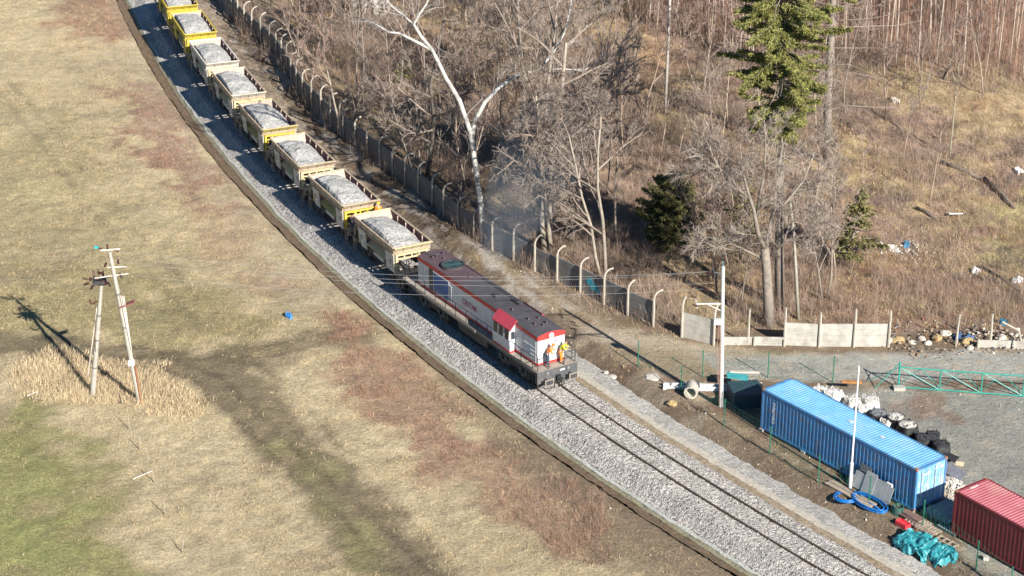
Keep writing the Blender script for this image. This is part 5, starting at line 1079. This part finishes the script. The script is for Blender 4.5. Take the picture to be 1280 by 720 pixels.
m = MB(); m.bar((q.x - .55, q.y, q.z + .1), (q.x + .55, q.y + .3, q.z + .05), .05, 5); m.bar((q.x - .2, q.y, q.z * .9), (q.x + .9, q.y, q.z * .905), .04, 5); m.bar((q.x - 1.0, q.y, q.z * .83), (q.x + 1.0, q.y, q.z * .86), .04, 5); m.build('crossarm', M_lt, T)
for dx, dz, dd in ((-.45, .2, (-1, 0, .2)), (-.1, .2, (0, 0, 1)), (.3, .1, (1, 0, -.3)), (.45, -.5, (0, 0, -1)), (-.25, -.7, (-.5, 0, -1)), (-.5, -1.3, (-1, 0, -.4)), (.5, -1.4, (.4, 0, -1)), (-.3, -1.9, (-.6, 0, -1))):
    m = MB(); insul(m, (q.x + dx, q.y, q.z + dz), dd, .3, .075); m.build('insulator', M_ins, T)
m = MB(); m.box((q.x - .75, q.y, q.z + .3), (.22, .14, .1)); m.build('teal_fitting', mat('teal_fitting_paint', (.05, .5, .48), .5, .1, 3), T)
m = MB(); p0 = q * .66; m.box((p0.x + .45, p0.y, p0.z), (.9, .5, .07), Matrix.Rotation(-.35, 3, 'Y')); m.build('rusty_plate', mat('rust_plate', (.25, .1, .08), .8, .2, 5), T)
for d in (.16, .27, .36):
    m = MB(); a = q * .72 + Vector((d, -.15, 0)); c = q * .36 + Vector((.17, -.15, 0)); m.bar(tuple(a), tuple(c), .028, 5); m.build('cable', M_lt, T)
m = MB(); a = q * .27; m.box((a.x, a.y - .1, a.z), (.35, .3, .3)); m.build('white_clamp', M_wt, T)
m = MB(); a = q * .25 + Vector((.2, -.15, 0)); m.bar(tuple(a), (.12, -.15, 0), .06, 6); m.build('cable_guard', M_rust, T)
def wire(label, a, b, sag, r=.0075):
    a, b = Vector(a), Vector(b); m = MB(); n = 28; P = [a.lerp(b, i / n) - Vector((0, 0, sag * 4 * (i / n) * (1 - i / n))) for i in range(n + 1)]; m.tube([tuple(p) for p in P], r, 5)
    tag(m.build('overhead_wire', M_wire), label, 'wire', 'overhead wires between the power poles')
cpv = Vector(pb); L_, R_ = PP['left'], PP['right']
at = [cpv + Vector(a) + Vector((-.35, .1, .1)) for a in att]
wire('highest overhead wire from the leaning pole to the concrete pole', R_[1] + R_[2] + Vector((.4, 0, .05)), at[0], .9)
wire('second overhead wire from the top, crossing the locomotive roof', R_[1] + R_[2] + Vector((.55, 0, -.3)), at[1], 1.0)
wire('third overhead wire from the top, just beneath its neighbour', R_[1] + R_[2] + Vector((-.3, 0, -.55)), at[2], .75)
wire('lowest overhead wire, crossing the locomotive side', R_[1] + R_[2] + Vector((.6, 0, -1.4)), at[5], .85)
for k, (du, z) in enumerate(((0, .4), (1, 0), (2, -1.6))):
    s = L_[1] + L_[2] + Vector((-.8, 0, .3 - .25 * k)); wire(['upper wire leading left from the shorter pole', 'middle wire leading left from the shorter pole', 'lower wire leading left from the shorter pole'][k], s, s + Vector((-28, 2 + k, z * .3)), .3, .005)
# stakes and sticks on the field
for k, (u, v, h, lean, lb) in enumerate([(161.5, 536, 1.05, 0, 'thin wooden stake nearest below the leaning power pole'), (175, 562.5, .85, .0, 'thin wooden stake second below the power poles'), (194, 604, .95, .12, 'wooden stake with a fallen stick beside it'), (206.7, 644, 1.05, .03, 'pale wooden stake fourth down the row'), (228, 691, .9, -.1, 'thin dark stake lowest in the row'), (151, 505, .7, .05, 'short dark stump of a stake between the power poles')]):
    b = G(u, v); m = MB(); m.tube([(0, 0, -.1), (-lean * h, .05, h)], [.03, .022], 5); o = m.build('wooden_stake', M_wood if k != 5 else M_dark); o.location = b; tag(o, lb, 'stake')
for k, (a, c, lb) in enumerate([((166, 600), (190, 591), 'pale stick lying beside the third stake'), ((34, 496), (48, 491), 'pale stick lying left of the power poles'), ((41, 500), (55, 503), 'dark stick lying under the pale one left of the power poles')]):
    p, q = G(*a), G(*c); m = MB(); m.tube([tuple(p + [0, 0, .06]), tuple(q + [0, 0, .12])], .03, 5); tag(m.build('fallen_stick', M_lt if k < 2 else M_dark), lb, 'stick')
# ------------------------------------------------------------ trees
B_grey = mat('grey_bark', (.25, .21, .175), .9, .25, 4, .5); B_pale = mat('pale_bark', (.33, .285, .23), .9, .25, 3, .4); B_birch = mat('birch_bark', (.52, .51, .48), .8, .15, 2, .2, dirt=(.07, .065, .06), dirt_amt=.95, dscale=1.6); B_dark = mat('dark_bark', (.16, .135, .11), .9, .3, 4, .5)
T_grey = mat('grey_fine_twigs', (.26, .21, .175), .9, .2, 2, island=.25); T_pink = mat('pinkish_fine_twigs', (.3, .22, .18), .9, .2, 2, island=.25); T_birch = mat('white_fine_twigs', (.42, .38, .35), .8, .2, 2); T_tan = mat('tan_sapling_bark', (.42, .32, .245), .9, .2, 2, .2)
NEED = mat('spruce_needles', (.2, .2, .055), .8, .35, 1.5, island=.5); NEED2 = mat('dark_needles', (.15, .14, .05), .85, .3, 1.2, island=.45)
class Tree:
    def __init__(s, seed): s.t = MB(); s.c = MB(); s.r = np.random.default_rng(seed); s.tv = []; s.n = 0
    def path(s, p, d, L, wig, n, up):
        P = [np.array(p, float)]; d = np.array(d, float); d /= np.linalg.norm(d)
        for _ in range(n):
            d = d + s.r.normal(0, wig, 3) + np.array([0, 0, up]); d /= np.linalg.norm(d); P.append(P[-1] + d * L / n)
        return P
    def ribbon(s, P, w):
        a = s.r.uniform(0, 6.28); wd = np.array([math.cos(a), math.sin(a), 0]) * w; n = len(P) - 1
        for i in range(n):
            k0, k1 = 1 - i / n * .7, 1 - (i + 1) / n * .7
            s.tv += [P[i] - wd * k0, P[i] + wd * k0, P[i + 1] + wd * k1 * .99, P[i] - wd * k0, P[i + 1] + wd * k1, P[i + 1] - wd * k1]
    def limb(s, p, d, L, r, depth, maxd, kids=5, spread=.8, up=.05, wig=.12, ratio=.6, lo=.3, trunkd=1, minr=.011):
        n = 5 if depth < 2 else (4 if depth < maxd else 3); P = s.path(p, d, L, wig, n, up)
        if depth < maxd: rad = [max(r * (1 - .6 * i / n), minr) for i in range(n + 1)]; (s.t if depth < trunkd else s.c).tube(P, rad, 7 if depth < 2 else 4, cap=depth == 0)
        else: s.ribbon(P, max(r, minr))
        if depth < maxd: s.kids(P, L, r, depth, maxd, kids, spread, up, wig, ratio, lo, trunkd, minr)
    def kids(s, P, L, r, depth, maxd, kids, spread, up, wig, ratio, lo, trunkd, minr):
        n = len(P) - 1
        for k in range(kids):
            t = lo + (1 - lo) * (k + s.r.uniform(.2, 1)) / kids; i = min(int(t * n), n - 1); q = P[i] + (P[i + 1] - P[i]) * (t * n - i)
            dd = P[i + 1] - P[i]; dd /= np.linalg.norm(dd); u, w = frame(dd); a = s.r.uniform(0, 6.28); sp = spread * s.r.uniform(.7, 1.25)
            nd = dd * math.cos(sp) + (u * math.cos(a) + w * math.sin(a)) * math.sin(sp)
            s.limb(q, nd, L * ratio * s.r.uniform(.7, 1.2) * (1.15 - .45 * t), r * .48 * (1.1 - .4 * t), depth + 1, maxd, kids, spread, up, wig, ratio, .25, trunkd, minr)
    def trunk(s, P, r0, r1, n=9, bark=0):
        m = len(P); s.t.tube(P, [r0 + (r1 - r0) * i / (m - 1) for i in range(m)], n)
    def build(s, name, label, cat, loc, tm, cm, group=None, flare=True):
        T = thing(name, label, cat, loc, 0, group); s.t.build('trunk', tm, T, True)
        if s.c.v: s.c.build('crown', cm, T)
        if s.tv: mesh_np('twigs', np.array(s.tv), np.arange(len(s.tv)).reshape(-1, 3), cm, T)
        return T
def rel(px, y0, ys=None, b=None): return [W(u, v, y0 + (ys[i] if ys else 0)) - b for i, (u, v) in enumerate(px)]
def bare_tree(label, base, topv, r, seed, tm=B_grey, cm=T_grey, stems=1, kids=6, maxd=4, lean=(0, 0), spread=.75, lo=.3, up=.04, ratio=.55, wig=.08, group=None, name='bare_tree', twigr=.014, h=None):
    b = G(*base); h = h or tall(b, topv); t = Tree(seed)
    for k in range(stems):
        a = k * 6.28 / stems + .6; ln = .0 if stems == 1 else .16
        t.limb((.15 * math.cos(a) * (stems > 1), .15 * math.sin(a) * (stems > 1), -.3), (lean[0] + ln * math.cos(a), lean[1] + ln * math.sin(a), 1), h * (1 - .12 * k), r * .75 * (1 - .15 * k), 0, maxd, kids + 2, spread, up, wig, ratio, lo, 1, twigr)
    return t.build(name, label, 'tree', b, tm, cm, group)
# the white birch: two arms forking low
b = G(603, 303); y0 = b[1]; t = Tree(1)
main = rel([(604, 306), (601, 255), (594, 205), (588, 165), (574, 125), (556, 95), (548, 78), (540, 62)], y0, [0, 0, 0, 0, -.4, -.8, -1, -1.1], b); t.trunk(main, .22, .11, 9)
arm1 = rel([(540, 62), (526, 45), (517, 30), (524, 18), (533, 5), (540, -12)], y0 - 1.1, None, b); arm2 = rel([(540, 62), (520, 52), (500, 42), (485, 40), (470, 30), (448, 22)], y0 - 1.1, [0, .2, .4, .8, 1, 1.5], b); arm3 = rel([(590, 170), (594, 150), (606, 128), (625, 108), (650, 92), (672, 88), (690, 68), (706, 40), (712, 15), (716, -10)], y0, [0, .2, .4, .6, .8, .8, 1, 1, 1, 1], b); arm4 = rel([(706, 62), (716, 52), (735, 30), (752, 20)], y0 + 1, None, b); arm5 = rel([(672, 88), (700, 86), (730, 88), (752, 75)], y0 + .8, None, b); arm6 = rel([(517, 30), (505, 20), (490, 8), (480, -5)], y0 - 1.1, None, b)
for a, r0, r1 in ((arm1, .13, .06), (arm2, .12, .04), (arm3, .17, .05), (arm4, .05, .02), (arm5, .05, .02), (arm6, .06, .03)):
    t.trunk(a, r0, r1, 7); t.kids(a, 3.2, .05, 1, 3, 9, .7, .02, .15, .6, .2, 1, .011)
t.kids(main, 3.5, .05, 1, 3, 6, .9, .02, .15, .6, .35, 1, .011)
t.build('birch_tree', 'large white barked birch forking into two bright arms behind the wall', 'tree', b, B_birch, T_birch)
# the bare giant right of the middle
b = G(960, 407); y0 = b[1]; t = Tree(2)
tr = rel([(961, 410), (960, 370), (958, 335), (956, 310)], y0, None, b); t.trunk(tr, .38, .27, 10)
for k, (px, r0) in enumerate([([(956, 312), (947, 290), (942, 262), (935, 240), (928, 215), (925, 180)], .17), ([(957, 312), (962, 285), (968, 255), (973, 215), (978, 180), (975, 150)], .16), ([(944, 275), (950, 245), (955, 215), (957, 180), (955, 150)], .12), ([(966, 270), (985, 250), (1005, 225), (1018, 190)], .12), ([(938, 250), (915, 228), (895, 205), (885, 180)], .1), ([(957, 325), (930, 312), (905, 300), (880, 296)], .08), ([(962, 320), (985, 300), (1015, 290), (1035, 270)], .08), ([(928, 225), (905, 212), (880, 212), (862, 222)], .07)]):
    P = rel(px, y0, [[0, .5, 1, 1.5, 2, 2][i] * (1 if k % 2 else -1) * .7 for i in range(len(px))], b); t.trunk(P, r0, .045, 7); t.kids(P, 3.3, .055, 1, 4, 10, .85, .03, .15, .64, .12, 1, .016)
t.build('bare_tree', 'wide bare deciduous tree with grey limbs in front of the tall spruce', 'tree', b, B_grey, mat('light_grey_twigs', (.31, .26, .22), .9, .2, 2, island=.3))
bare_tree('dark straight bare tree left of the white birch', (533, 226), -10, .26, 3, B_dark, T_grey, 1, 6, 4, (-.01, 0), 1.1, .15, .02, .3)
bare_tree('paler straight trunk close beside the dark one', (536, 214), 30, .14, 4, B_grey, T_pink, 1, 4, 3, (.01, 0), .9, .5, .02, .3)
bare_tree('gnarled bare tree with pale trunk right of the birch', (684, 318), 50, .34, 5, B_pale, T_grey, 2, 7, 4, (-.03, .02), .85, .22, .02, .42, .12)
bare_tree('dark bare tree close behind the gnarled one', (672, 312), -30, .24, 6, B_grey, T_grey, 1, 6, 4, (-.04, 0), .8, .3, .03, .4)
bare_tree('tall bare tree with dense grey crown at the top centre', (655, 170), -130, .22, 7, B_grey, T_grey, 1, 7, 4, (0, 0), .7, .2, .05, .42)
bare_tree('two stemmed pale tree with charred foot by the wall', (755, 349), 130, .2, 8, B_pale, T_grey, 2, 6, 4, (-.0, 0), .8, .25, .04, .42, .1)
bare_tree('bare tree behind the charred tree', (770, 300), 110, .13, 9, B_grey, T_pink, 1, 6, 4, (.02, 0), .7, .2, .05, .42)
bare_tree('slim pale birch above the middle of the woods', (780, 200), 60, .07, 10, T_tan, T_grey, 1, 5, 3, (.0, 0), .7, .35, .04, .35)
b = G(831, 143); h = tall(b, -60); t = Tree(11); t.trunk([(0, 0, -.3), (.1, 0, h * .5), (.15, 0, h)], .13, .09, 8); t.c.bar((0, 0, h * .8), (.4, .2, h * .85), .02); t.build('dead_tree', 'tall bare straight grey trunk without branches at the top', 'tree', b, mat('silver_bark', (.45, .42, .38), .85, .15, 3), T_grey)
bare_tree('thin forked pale tree left of two below the tall grey trunk', (826, 193), 122, .06, 12, T_tan, T_grey, 1, 4, 3, (.1, 0), .6, .6, .04, .35)
bare_tree('thin pale tree with broken top below the tall grey trunk', (847, 196), 112, .07, 13, T_tan, T_grey, 1, 5, 3, (0, 0), .7, .5, .04, .4)
bare_tree('slim pale tree with fine crown behind the wall bend at left', (423, 168), 45, .13, 14, B_pale, T_pink, 1, 6, 4, (-.03, 0), .55, .45, .06, .42)
bare_tree('leaning pale sapling over the wall near the top left', (377, 80), 0, .1, 15, B_pale, T_pink, 1, 5, 3, (-.16, 0), .5, .5, .03, .35)
bare_tree('tall slim tree pair member left at the top edge', (448, 128), -60, .1, 16, B_grey, T_pink, 1, 5, 3, (0, 0), .6, .3, .05, .3)
bare_tree('tall slim tree pair member right at the top edge', (452, 118), -70, .09, 17, B_pale, T_pink, 1, 5, 3, (.01, 0), .6, .3, .05, .3)
bare_tree('bushy small tree behind the rail side wall', (399, 60), -25, .08, 18, B_grey, T_pink, 2, 7, 4, (0, 0), .7, .15, .05, .45)
bare_tree('crooked low tree spreading over the wall corner', (437, 158), 92, .12, 19, B_grey, T_grey, 2, 6, 4, (.5, 0), .7, .2, .0, .5)
bare_tree('slender green barked tree on the grassy slope at right', (1187, 196), 70, .09, 20, mat('green_grey_bark', (.3, .29, .2), .9, .2, 3), T_pink, 1, 5, 3, (.04, 0), .45, .45, .06, .4, .05)
bare_tree('thin pale sapling left of the slender green barked tree', (1163, 259), 160, .06, 21, T_tan, T_pink, 1, 5, 3, (-.03, 0), .7, .4, .04, .3)
bare_tree('young bare tree rising in front of the small evergreen', (1044, 347), 215, .08, 22, T_tan, T_pink, 1, 5, 3, (.03, 0), .5, .4, .05, .3)
bare_tree('second young bare tree at the foot of the dead spruce', (1078, 258), 178, .05, 23, T_tan, T_pink, 1, 5, 3, (.02, 0), .6, .3, .05, .35)
bare_tree('bare sapling right of the dead spruce on the straw', (1128, 200), 110, .05, 24, T_tan, T_grey, 1, 5, 3, (0, 0), .6, .3, .05, .35)
bare_tree('short pale snag by the reddish slope', (907, 158), 70, .08, 25, T_tan, T_grey, 1, 5, 3, (.05, 0), .7, .4, .04, .35)
b = G(998, 399); y0 = b[1]; t = Tree(30); P = rel([(998, 402), (995, 340), (992, 290), (987, 246)], y0, [0, .2, .4, .6], b); t.trunk(P, .12, .07, 8); t.kids(P, .6, .03, 2, 3, 4, 1.0, 0, .1, .6, .5, 1, .01); t.build('dead_tree', 'smooth leaning grey trunk right of the wide bare tree', 'tree', b, mat('smooth_grey_bark', (.34, .32, .26), .85, .15, 3), T_grey)
rg = random.Random(4)
extra = [(575, 90), (630, 60), (610, 130), (700, 130), (715, 190), (735, 240), (640, 240), (560, 180), (500, 120), (490, 170), (470, 100), (560, 30), (720, 60), (745, 120), (800, 240), (890, 200), (900, 350), (1110, 150), (1060, 140), (940, 130), (600, 30), (505, 60), (425, 20), (370, 20), (680, 30), (660, 280), (805, 320), (1010, 230), (1150, 120), (650, 90), (585, 235), (770, 160), (870, 120), (340, -10), (385, 100), (720, 300), (925, 380), (1030, 370), (980, 200), (900, 420 - 50), (1235, 120), (1250, 60), (575, 262), (520, 228), (548, 205), (640, 100), (690, 90), (705, 160), (725, 150), (590, 110), (615, 60), (560, 130), (520, 30), (480, 40), (465, 150), (440, 90), (760, 240), (735, 20), (790, 120), (810, 150), (660, 40), (675, 140), (630, 210), (650, 270), (395, 40), (720, 270), (860, 240), (890, 250), (1010, 270), (950, 180), (985, 150), (1100, 30)]
desc = ['thin bare sapling', 'young bare tree', 'wispy bare tree', 'small grey bare tree']
lmk = [(533, 226, 'the dark straight tree'), (603, 303, 'the white birch'), (684, 318, 'the gnarled pale tree'), (755, 349, 'the charred two stemmed tree'), (831, 143, 'the tall branchless trunk'), (838, 305, 'the dark evergreen bush'), (960, 407, 'the wide bare tree'), (1034, 205, 'the dead spruce'), (1187, 196, 'the slender green barked tree'), (423, 168, 'the slim tree at the wall bend'), (1193, 271, 'the white lid on the slope')]
used = set()
extra = [q for q in extra if not (785 < q[0] < 885 and 185 < q[1] < 400)]
for k, (u, v) in enumerate(extra):
    u += rg.uniform(-6, 6); v += rg.uniform(-5, 5); hh = rg.uniform(5, 10.5) if k < 42 else rg.uniform(8, 14)
    l = min(lmk, key=lambda q: (q[0] - u) ** 2 + (q[1] - v) ** 2); dx, dy = u - l[0], v - l[1]; side = ('right' if dx > 0 else 'left') if abs(dx) > abs(dy) else ('below' if dy > 0 else 'above')
    dist = math.hypot(dx, dy); far = 'close to the' if dist < 45 else ('a little' if dist < 90 else 'well')
    lab = '%s %s %s %s' % (desc[k % 4], {'close to the': 'just', 'a little': 'a little', 'well': 'well'}[far], {'right': 'right of', 'left': 'left of', 'below': 'below', 'above': 'above'}[side], l[2])
    q = lab; j = 0
    while q in used: j += 1; q = lab + [', second', ', third', ', fourth', ', fifth', ', sixth', ', seventh', ', eighth', ', ninth'][j - 1]
    used.add(q)
    bare_tree(q, (u, v), 0, rg.uniform(.05, .11), 100 + k, rg.choice([B_grey, T_tan, B_pale, B_grey]), rg.choice([T_grey, T_pink]), rg.choice([1, 1, 2]), 6, 4 if k % 2 else 3, (rg.uniform(-.06, .06), rg.uniform(-.06, .06)), .65, .2, .05, .42, .1, 'bare trees scattered through the wood', h=hh)
# conifers
def conifer(label, base, P, z0, z1, rad, seed, n, bark, need, r0=.3, r1=.05, asym=None, droop=-.25, size=.34, name='spruce_tree', per=30, gap=.15):
    b = G(*base); t = Tree(seed); rg = t.r; P = [np.array(p, float) for p in P]; t.trunk(P, r0, r1, 10); zs = [p[2] for p in P]; V = []
    for k in range(n):
        z = z0 + (z1 - z0) * ((k + rg.uniform(0, 1)) / n); c = np.array([np.interp(z, zs, [p[0] for p in P]), np.interp(z, zs, [p[1] for p in P]), z])
        a = rg.uniform(0, 6.28); L = rad((z - z0) / (z1 - z0)) * rg.uniform(.6, 1.15) * (asym(a, (z - z0) / (z1 - z0)) if asym else 1)
        if L < .25: continue
        d = np.array([math.cos(a), math.sin(a), droop * rg.uniform(.2, 1.4)]); Q = t.path(c, d, L, .1, 4, .05); t.c.tube(Q, [.04, .035, .03, .02, .012], 4, cap=False)
        if rg.uniform() < gap: continue
        m = int(per * L); tt = rg.uniform(.15, 1, m) ** .8 * 4; i = np.minimum(tt.astype(int), 3); QA = np.array(Q); pos = QA[i] + (QA[i + 1] - QA[i]) * (tt - i)[:, None]
        sd = np.array([-math.sin(a), math.cos(a), 0]); w = rg.normal(0, .26, m) * (1.2 - tt / 5); pos = pos + sd * w[:, None] + np.c_[np.zeros((m, 2)), rg.normal(-.06, .07, m)]
        dirs = d / np.linalg.norm(d) * .6 + sd * np.sign(w)[:, None] * rg.uniform(.2, .9, (m, 1)) + rg.normal(0, .3, (m, 3)) + np.array([0, 0, -.15]); dirs /= np.linalg.norm(dirs, axis=1)[:, None]
        ln = rg.uniform(.5, 1.1, (m, 1)) * size; ww = rg.normal(0, 1, (m, 3)); ww -= dirs * (ww * dirs).sum(1)[:, None]; ww /= np.linalg.norm(ww, axis=1)[:, None]; ww *= size * .17
        A_, B_, C_, D_ = pos - dirs * ln * .3, pos + ww, pos + dirs * ln, pos - ww; V.append(np.stack([A_, B_, C_, D_], 1).reshape(-1, 3))
    T = thing(name, label, 'tree', b); t.t.build('trunk', bark, T, True); t.c.build('branches', bark, T); V = np.concatenate(V); mesh_np('crown', V, np.arange(len(V)).reshape(-1, 4), need, T); return T
b = G(973, 386); y0 = b[1]; P = rel([(974, 390), (974, 300), (976, 200), (977, 100), (976, 0), (975, -120)], y0, None, b); z1 = P[-1][2]; z0 = float(W(975, 165, y0)[2] - b[2])
def asy(a, f): return 1 + .35 * max(0, -math.cos(a)) * (f < .45) * (f > .12) + (.25 * math.cos(a) if f > .4 else 0)
conifer('tall sunlit green spruce with bare lower trunk rising above the wide bare tree', (973, 386), P, z0, z1, lambda f: 1.6 + 2.3 * math.sin(min(f * 2.6, 1.57)) * (1 - max(0, f - .6) * 1.2), 50, 250, B_grey, NEED, .33, .1, asy, -.3, .2, per=210, gap=.3)
b = G(1033, 206); y0 = b[1]; t = Tree(51); P = rel([(1033, 208), (1035, 120), (1038, 60), (1041, 10), (1043, -60)], y0, None, b); t.trunk(P, .34, .22, 10)
for px, r in [([(1035, 138), (1060, 132), (1090, 134), (1125, 135), (1160, 118)], .07), ([(1038, 93), (1060, 90), (1085, 95), (1110, 100)], .05), ([(1038, 82), (1060, 80), (1080, 88)], .05), ([(1040, 35), (1080, 33), (1120, 32), (1150, 26)], .06), ([(1041, 26), (1085, 24), (1120, 17), (1150, 12)], .06), ([(1040, 32), (1020, 30), (1000, 29)], .05), ([(1035, 120), (1015, 120), (995, 117)], .04), ([(1036, 78), (1010, 70), (990, 65)], .05), ([(1036, 112), (1065, 98), (1100, 95)], .04), ([(1038, 60), (1070, 60), (1105, 60)], .04), ([(1041, 10), (1070, 5), (1100, -5)], .05), ([(1038, 58), (1020, 57), (1008, 56)], .035)]:
    Q = rel(px, y0, [0, -.5, -.9, -1.2, -1.4][:len(px)], b); t.c.tube(Q, [r - (r - .02) * i / (len(Q) - 1) for i in range(len(Q))], 5); t.kids(Q, 1.7, .03, 2, 3, 9, .8, 0, .12, .6, .1, 1, .01)
for k in range(55): z = b[2] + t.r.uniform(.15, 1) * P[-1][2]; a = t.r.uniform(0, 6.28); t.limb((P[0][0] + (P[-1][0] - P[0][0]) * z / P[-1][2], 0, z), (math.cos(a), math.sin(a), -.1), t.r.uniform(.8, 2.6), .03, 2, 3, 6, .7, 0, .1)
t.build('dead_spruce', 'dead spruce with thick scaly trunk and long bare side branches at the right', 'tree', b, B_grey, T_grey)
b = G(838, 312); h = 5.6
conifer('dense dark evergreen bush behind the wall in the middle of the wood', (838, 312), [(0, 0, -.3), (0, 0, h)], .3, h, lambda f: 2.15 * math.sin(math.pi * (.22 + .72 * f)) + .25, 52, 230, B_dark, NEED2, .14, .03, None, .15, .17, 'evergreen_bush', per=230, gap=.15)
b = G(1065, 335); conifer('small loose evergreen standing right of the leaning grey trunk', (1062, 336), [(0, 0, -.3), (.2, 0, 5.8)], 1.2, 5.8, lambda f: 1.7 * (1 - f) + .5, 53, 60, B_grey, NEED2, .1, .03, lambda a, f: 1 + .4 * math.cos(a), -.1, .36, 'evergreen_tree', per=40, gap=.25)
conifer('tiny evergreen shrub in the left part of the wood', (505, 105), [(0, 0, -.3), (0, 0, 2.0)], .2, 2.0, lambda f: 1.0 * (1 - f) + .3, 54, 30, B_grey, NEED, .06, .02, None, .0, .3, 'evergreen_shrub', per=26, gap=.4)
conifer('half hidden dark evergreen left of the wide bare tree', (925, 330), [(0, 0, -.3), (0, 0, 6.2)], 1.5, 6.2, lambda f: 1.5 * (1 - f) + .5, 55, 45, B_grey, NEED2, .1, .03, None, -.1, .34, 'evergreen_tree', per=26, gap=.35)
# the stand of saplings at the top right: one mesh per kind, copied
protos = []
for k in range(7):
    t = Tree(200 + k); h = [9, 11, 10, 12, 8.5, 9.5, 12.5][k]; r = [.055, .07, .06, .085, .05, .06, .075][k]
    Pt = t.path((0, 0, -.3), (t.r.normal(0, .03), t.r.normal(0, .03), 1), h, .025, 6, .02); t.trunk(Pt, r, .018, 5); t.kids(Pt, h * .3, .016, 1, 3, 22, .4, .08, .07, .42, .48, 1, .0095)
    protos.append(t)
stand = PG([(752, -40), (775, 20), (800, 48), (870, 60), (935, 78), (1000, 95), (1060, 80), (1130, 100), (1340, 118), (1340, -40)])
rg = np.random.default_rng(9); pts = []
while len(pts) < 285:
    x, y = rg.uniform(0, 62), rg.uniform(165, 211)
    if abs(x) < .245 * y + 1.5 and float(sdist(np.array([x]), np.array([y]), stand)[0]) > 0 and all((x - p[0]) ** 2 + (y - p[1]) ** 2 > .5 for p in pts): pts.append((x, y))
pts.sort(key=lambda p: p[1]); made = {}
T_sap = mat('sapling_twigs', (.36, .2, .14), .9, .2, 2, island=.3)
for k, (x, y) in enumerate(pts):
    j = int(rg.integers(7)); loc = (x, y, float(height(x, y)))
    if j not in made:
        made[j] = protos[j].build('young_birch', 'slender pale stemmed young tree in the dense stand at the upper right', 'tree', loc, [T_tan, mat('white_sapling_bark', (.47, .4, .33), .85, .15, 2)][j % 2], T_sap, 'young trees of the dense stand at the upper right')
    else: made.setdefault('x', []).append(dup(made[j], loc, rg.uniform(0, 6.28), rg.uniform(.85, 1.15)))
    o = made['x'][-1] if 'x' in made and tuple(made['x'][-1].location) == tuple(Vector(loc)) else made[j]
    q = x / y; o['label'] = 'slender ' + ('white' if j % 2 else 'tan') + ' tree of the dense stand, ' + ('left of the spruce' if q < .115 else 'between spruce and dead spruce' if q < .155 else 'right of the dead spruce' if q < .19 else 'near the right edge') + (', front row' if k < 60 else ', further back')
P = scatter(30000, rg, (0, 60, 165, 212), lambda X, Y: (sdist(X, Y, stand) > .5) * (np.abs(X) < .245 * Y + 2) * .5)
V, Fc = twigs(P, rg, 1.5, 7, .013, .07, 2); kind(mesh_np('birch_thicket', V, Fc, mat('thicket_stems', (.36, .22, .165), .9, .2, 1, island=.4)), 'stuff')
# fallen logs and stumps
for k, (a, c, r, lb) in enumerate([((706, 0), (722, 30), .14, 'dark fallen log at the upper middle, upper piece'), ((728, 40), (752, 72), .12, 'dark fallen log on the pale slope, lower piece'), ((1145, 262), (1170, 275), .13, 'short rotting log left of the white lid'), ((1175, 205), (1225, 225), .16, 'mossy dark log high on the right slope'), ((1230, 225), (1268, 262), .14, 'long dark log near the right edge'), ((1225, 335), (1275, 365), .12, 'dark fallen trunk at the lower right slope'), ((460, 190), (500, 192), .07, 'pale fallen branch behind the wall near the dark trees'), ((915, 355), (960, 372), .12, 'dark log in front of the wide bare tree'), ((1190, 80), (1180, 100), .1, 'short dark stump on the upper right slope')]):
    p, q = G(*a), G(*c); m = MB(); m.tube([tuple(p + [0, 0, r]), tuple((p + q) / 2 + [.1, .1, r * 1.2]), tuple(q + [0, 0, r])], [r, r * .95, r * .7], 8); tag(m.build('fallen_log', B_dark if 'pale' not in lb[:5] else B_pale, None, True), lb, 'log')

# thin diesel smoke drifting off behind the locomotive
me = bpy.data.materials.new('thin_smoke'); me.use_nodes = True; n = me.node_tree.nodes; n.clear(); o_ = n.new('ShaderNodeOutputMaterial'); v_ = n.new('ShaderNodeVolumePrincipled')
v_.inputs['Color'].default_value = (.5, .58, .68, 1); v_.inputs['Density'].default_value = .045; v_.inputs['Anisotropy'].default_value = .1; me.node_tree.links.new(v_.outputs[0], o_.inputs['Volume'])
m = MB(); c = [W(u, v, y) for u, v, y in ((612, 352, 122.5), (618, 320, 125), (632, 285, 129), (655, 240, 134), (680, 190, 140), (695, 150, 146), (700, 120, 150))]
m.tube(c, [.3, .9, 1.8, 2.7, 3.3, 2.8, .6], 14); kind(m.build('exhaust_smoke', me, None, True), 'stuff')
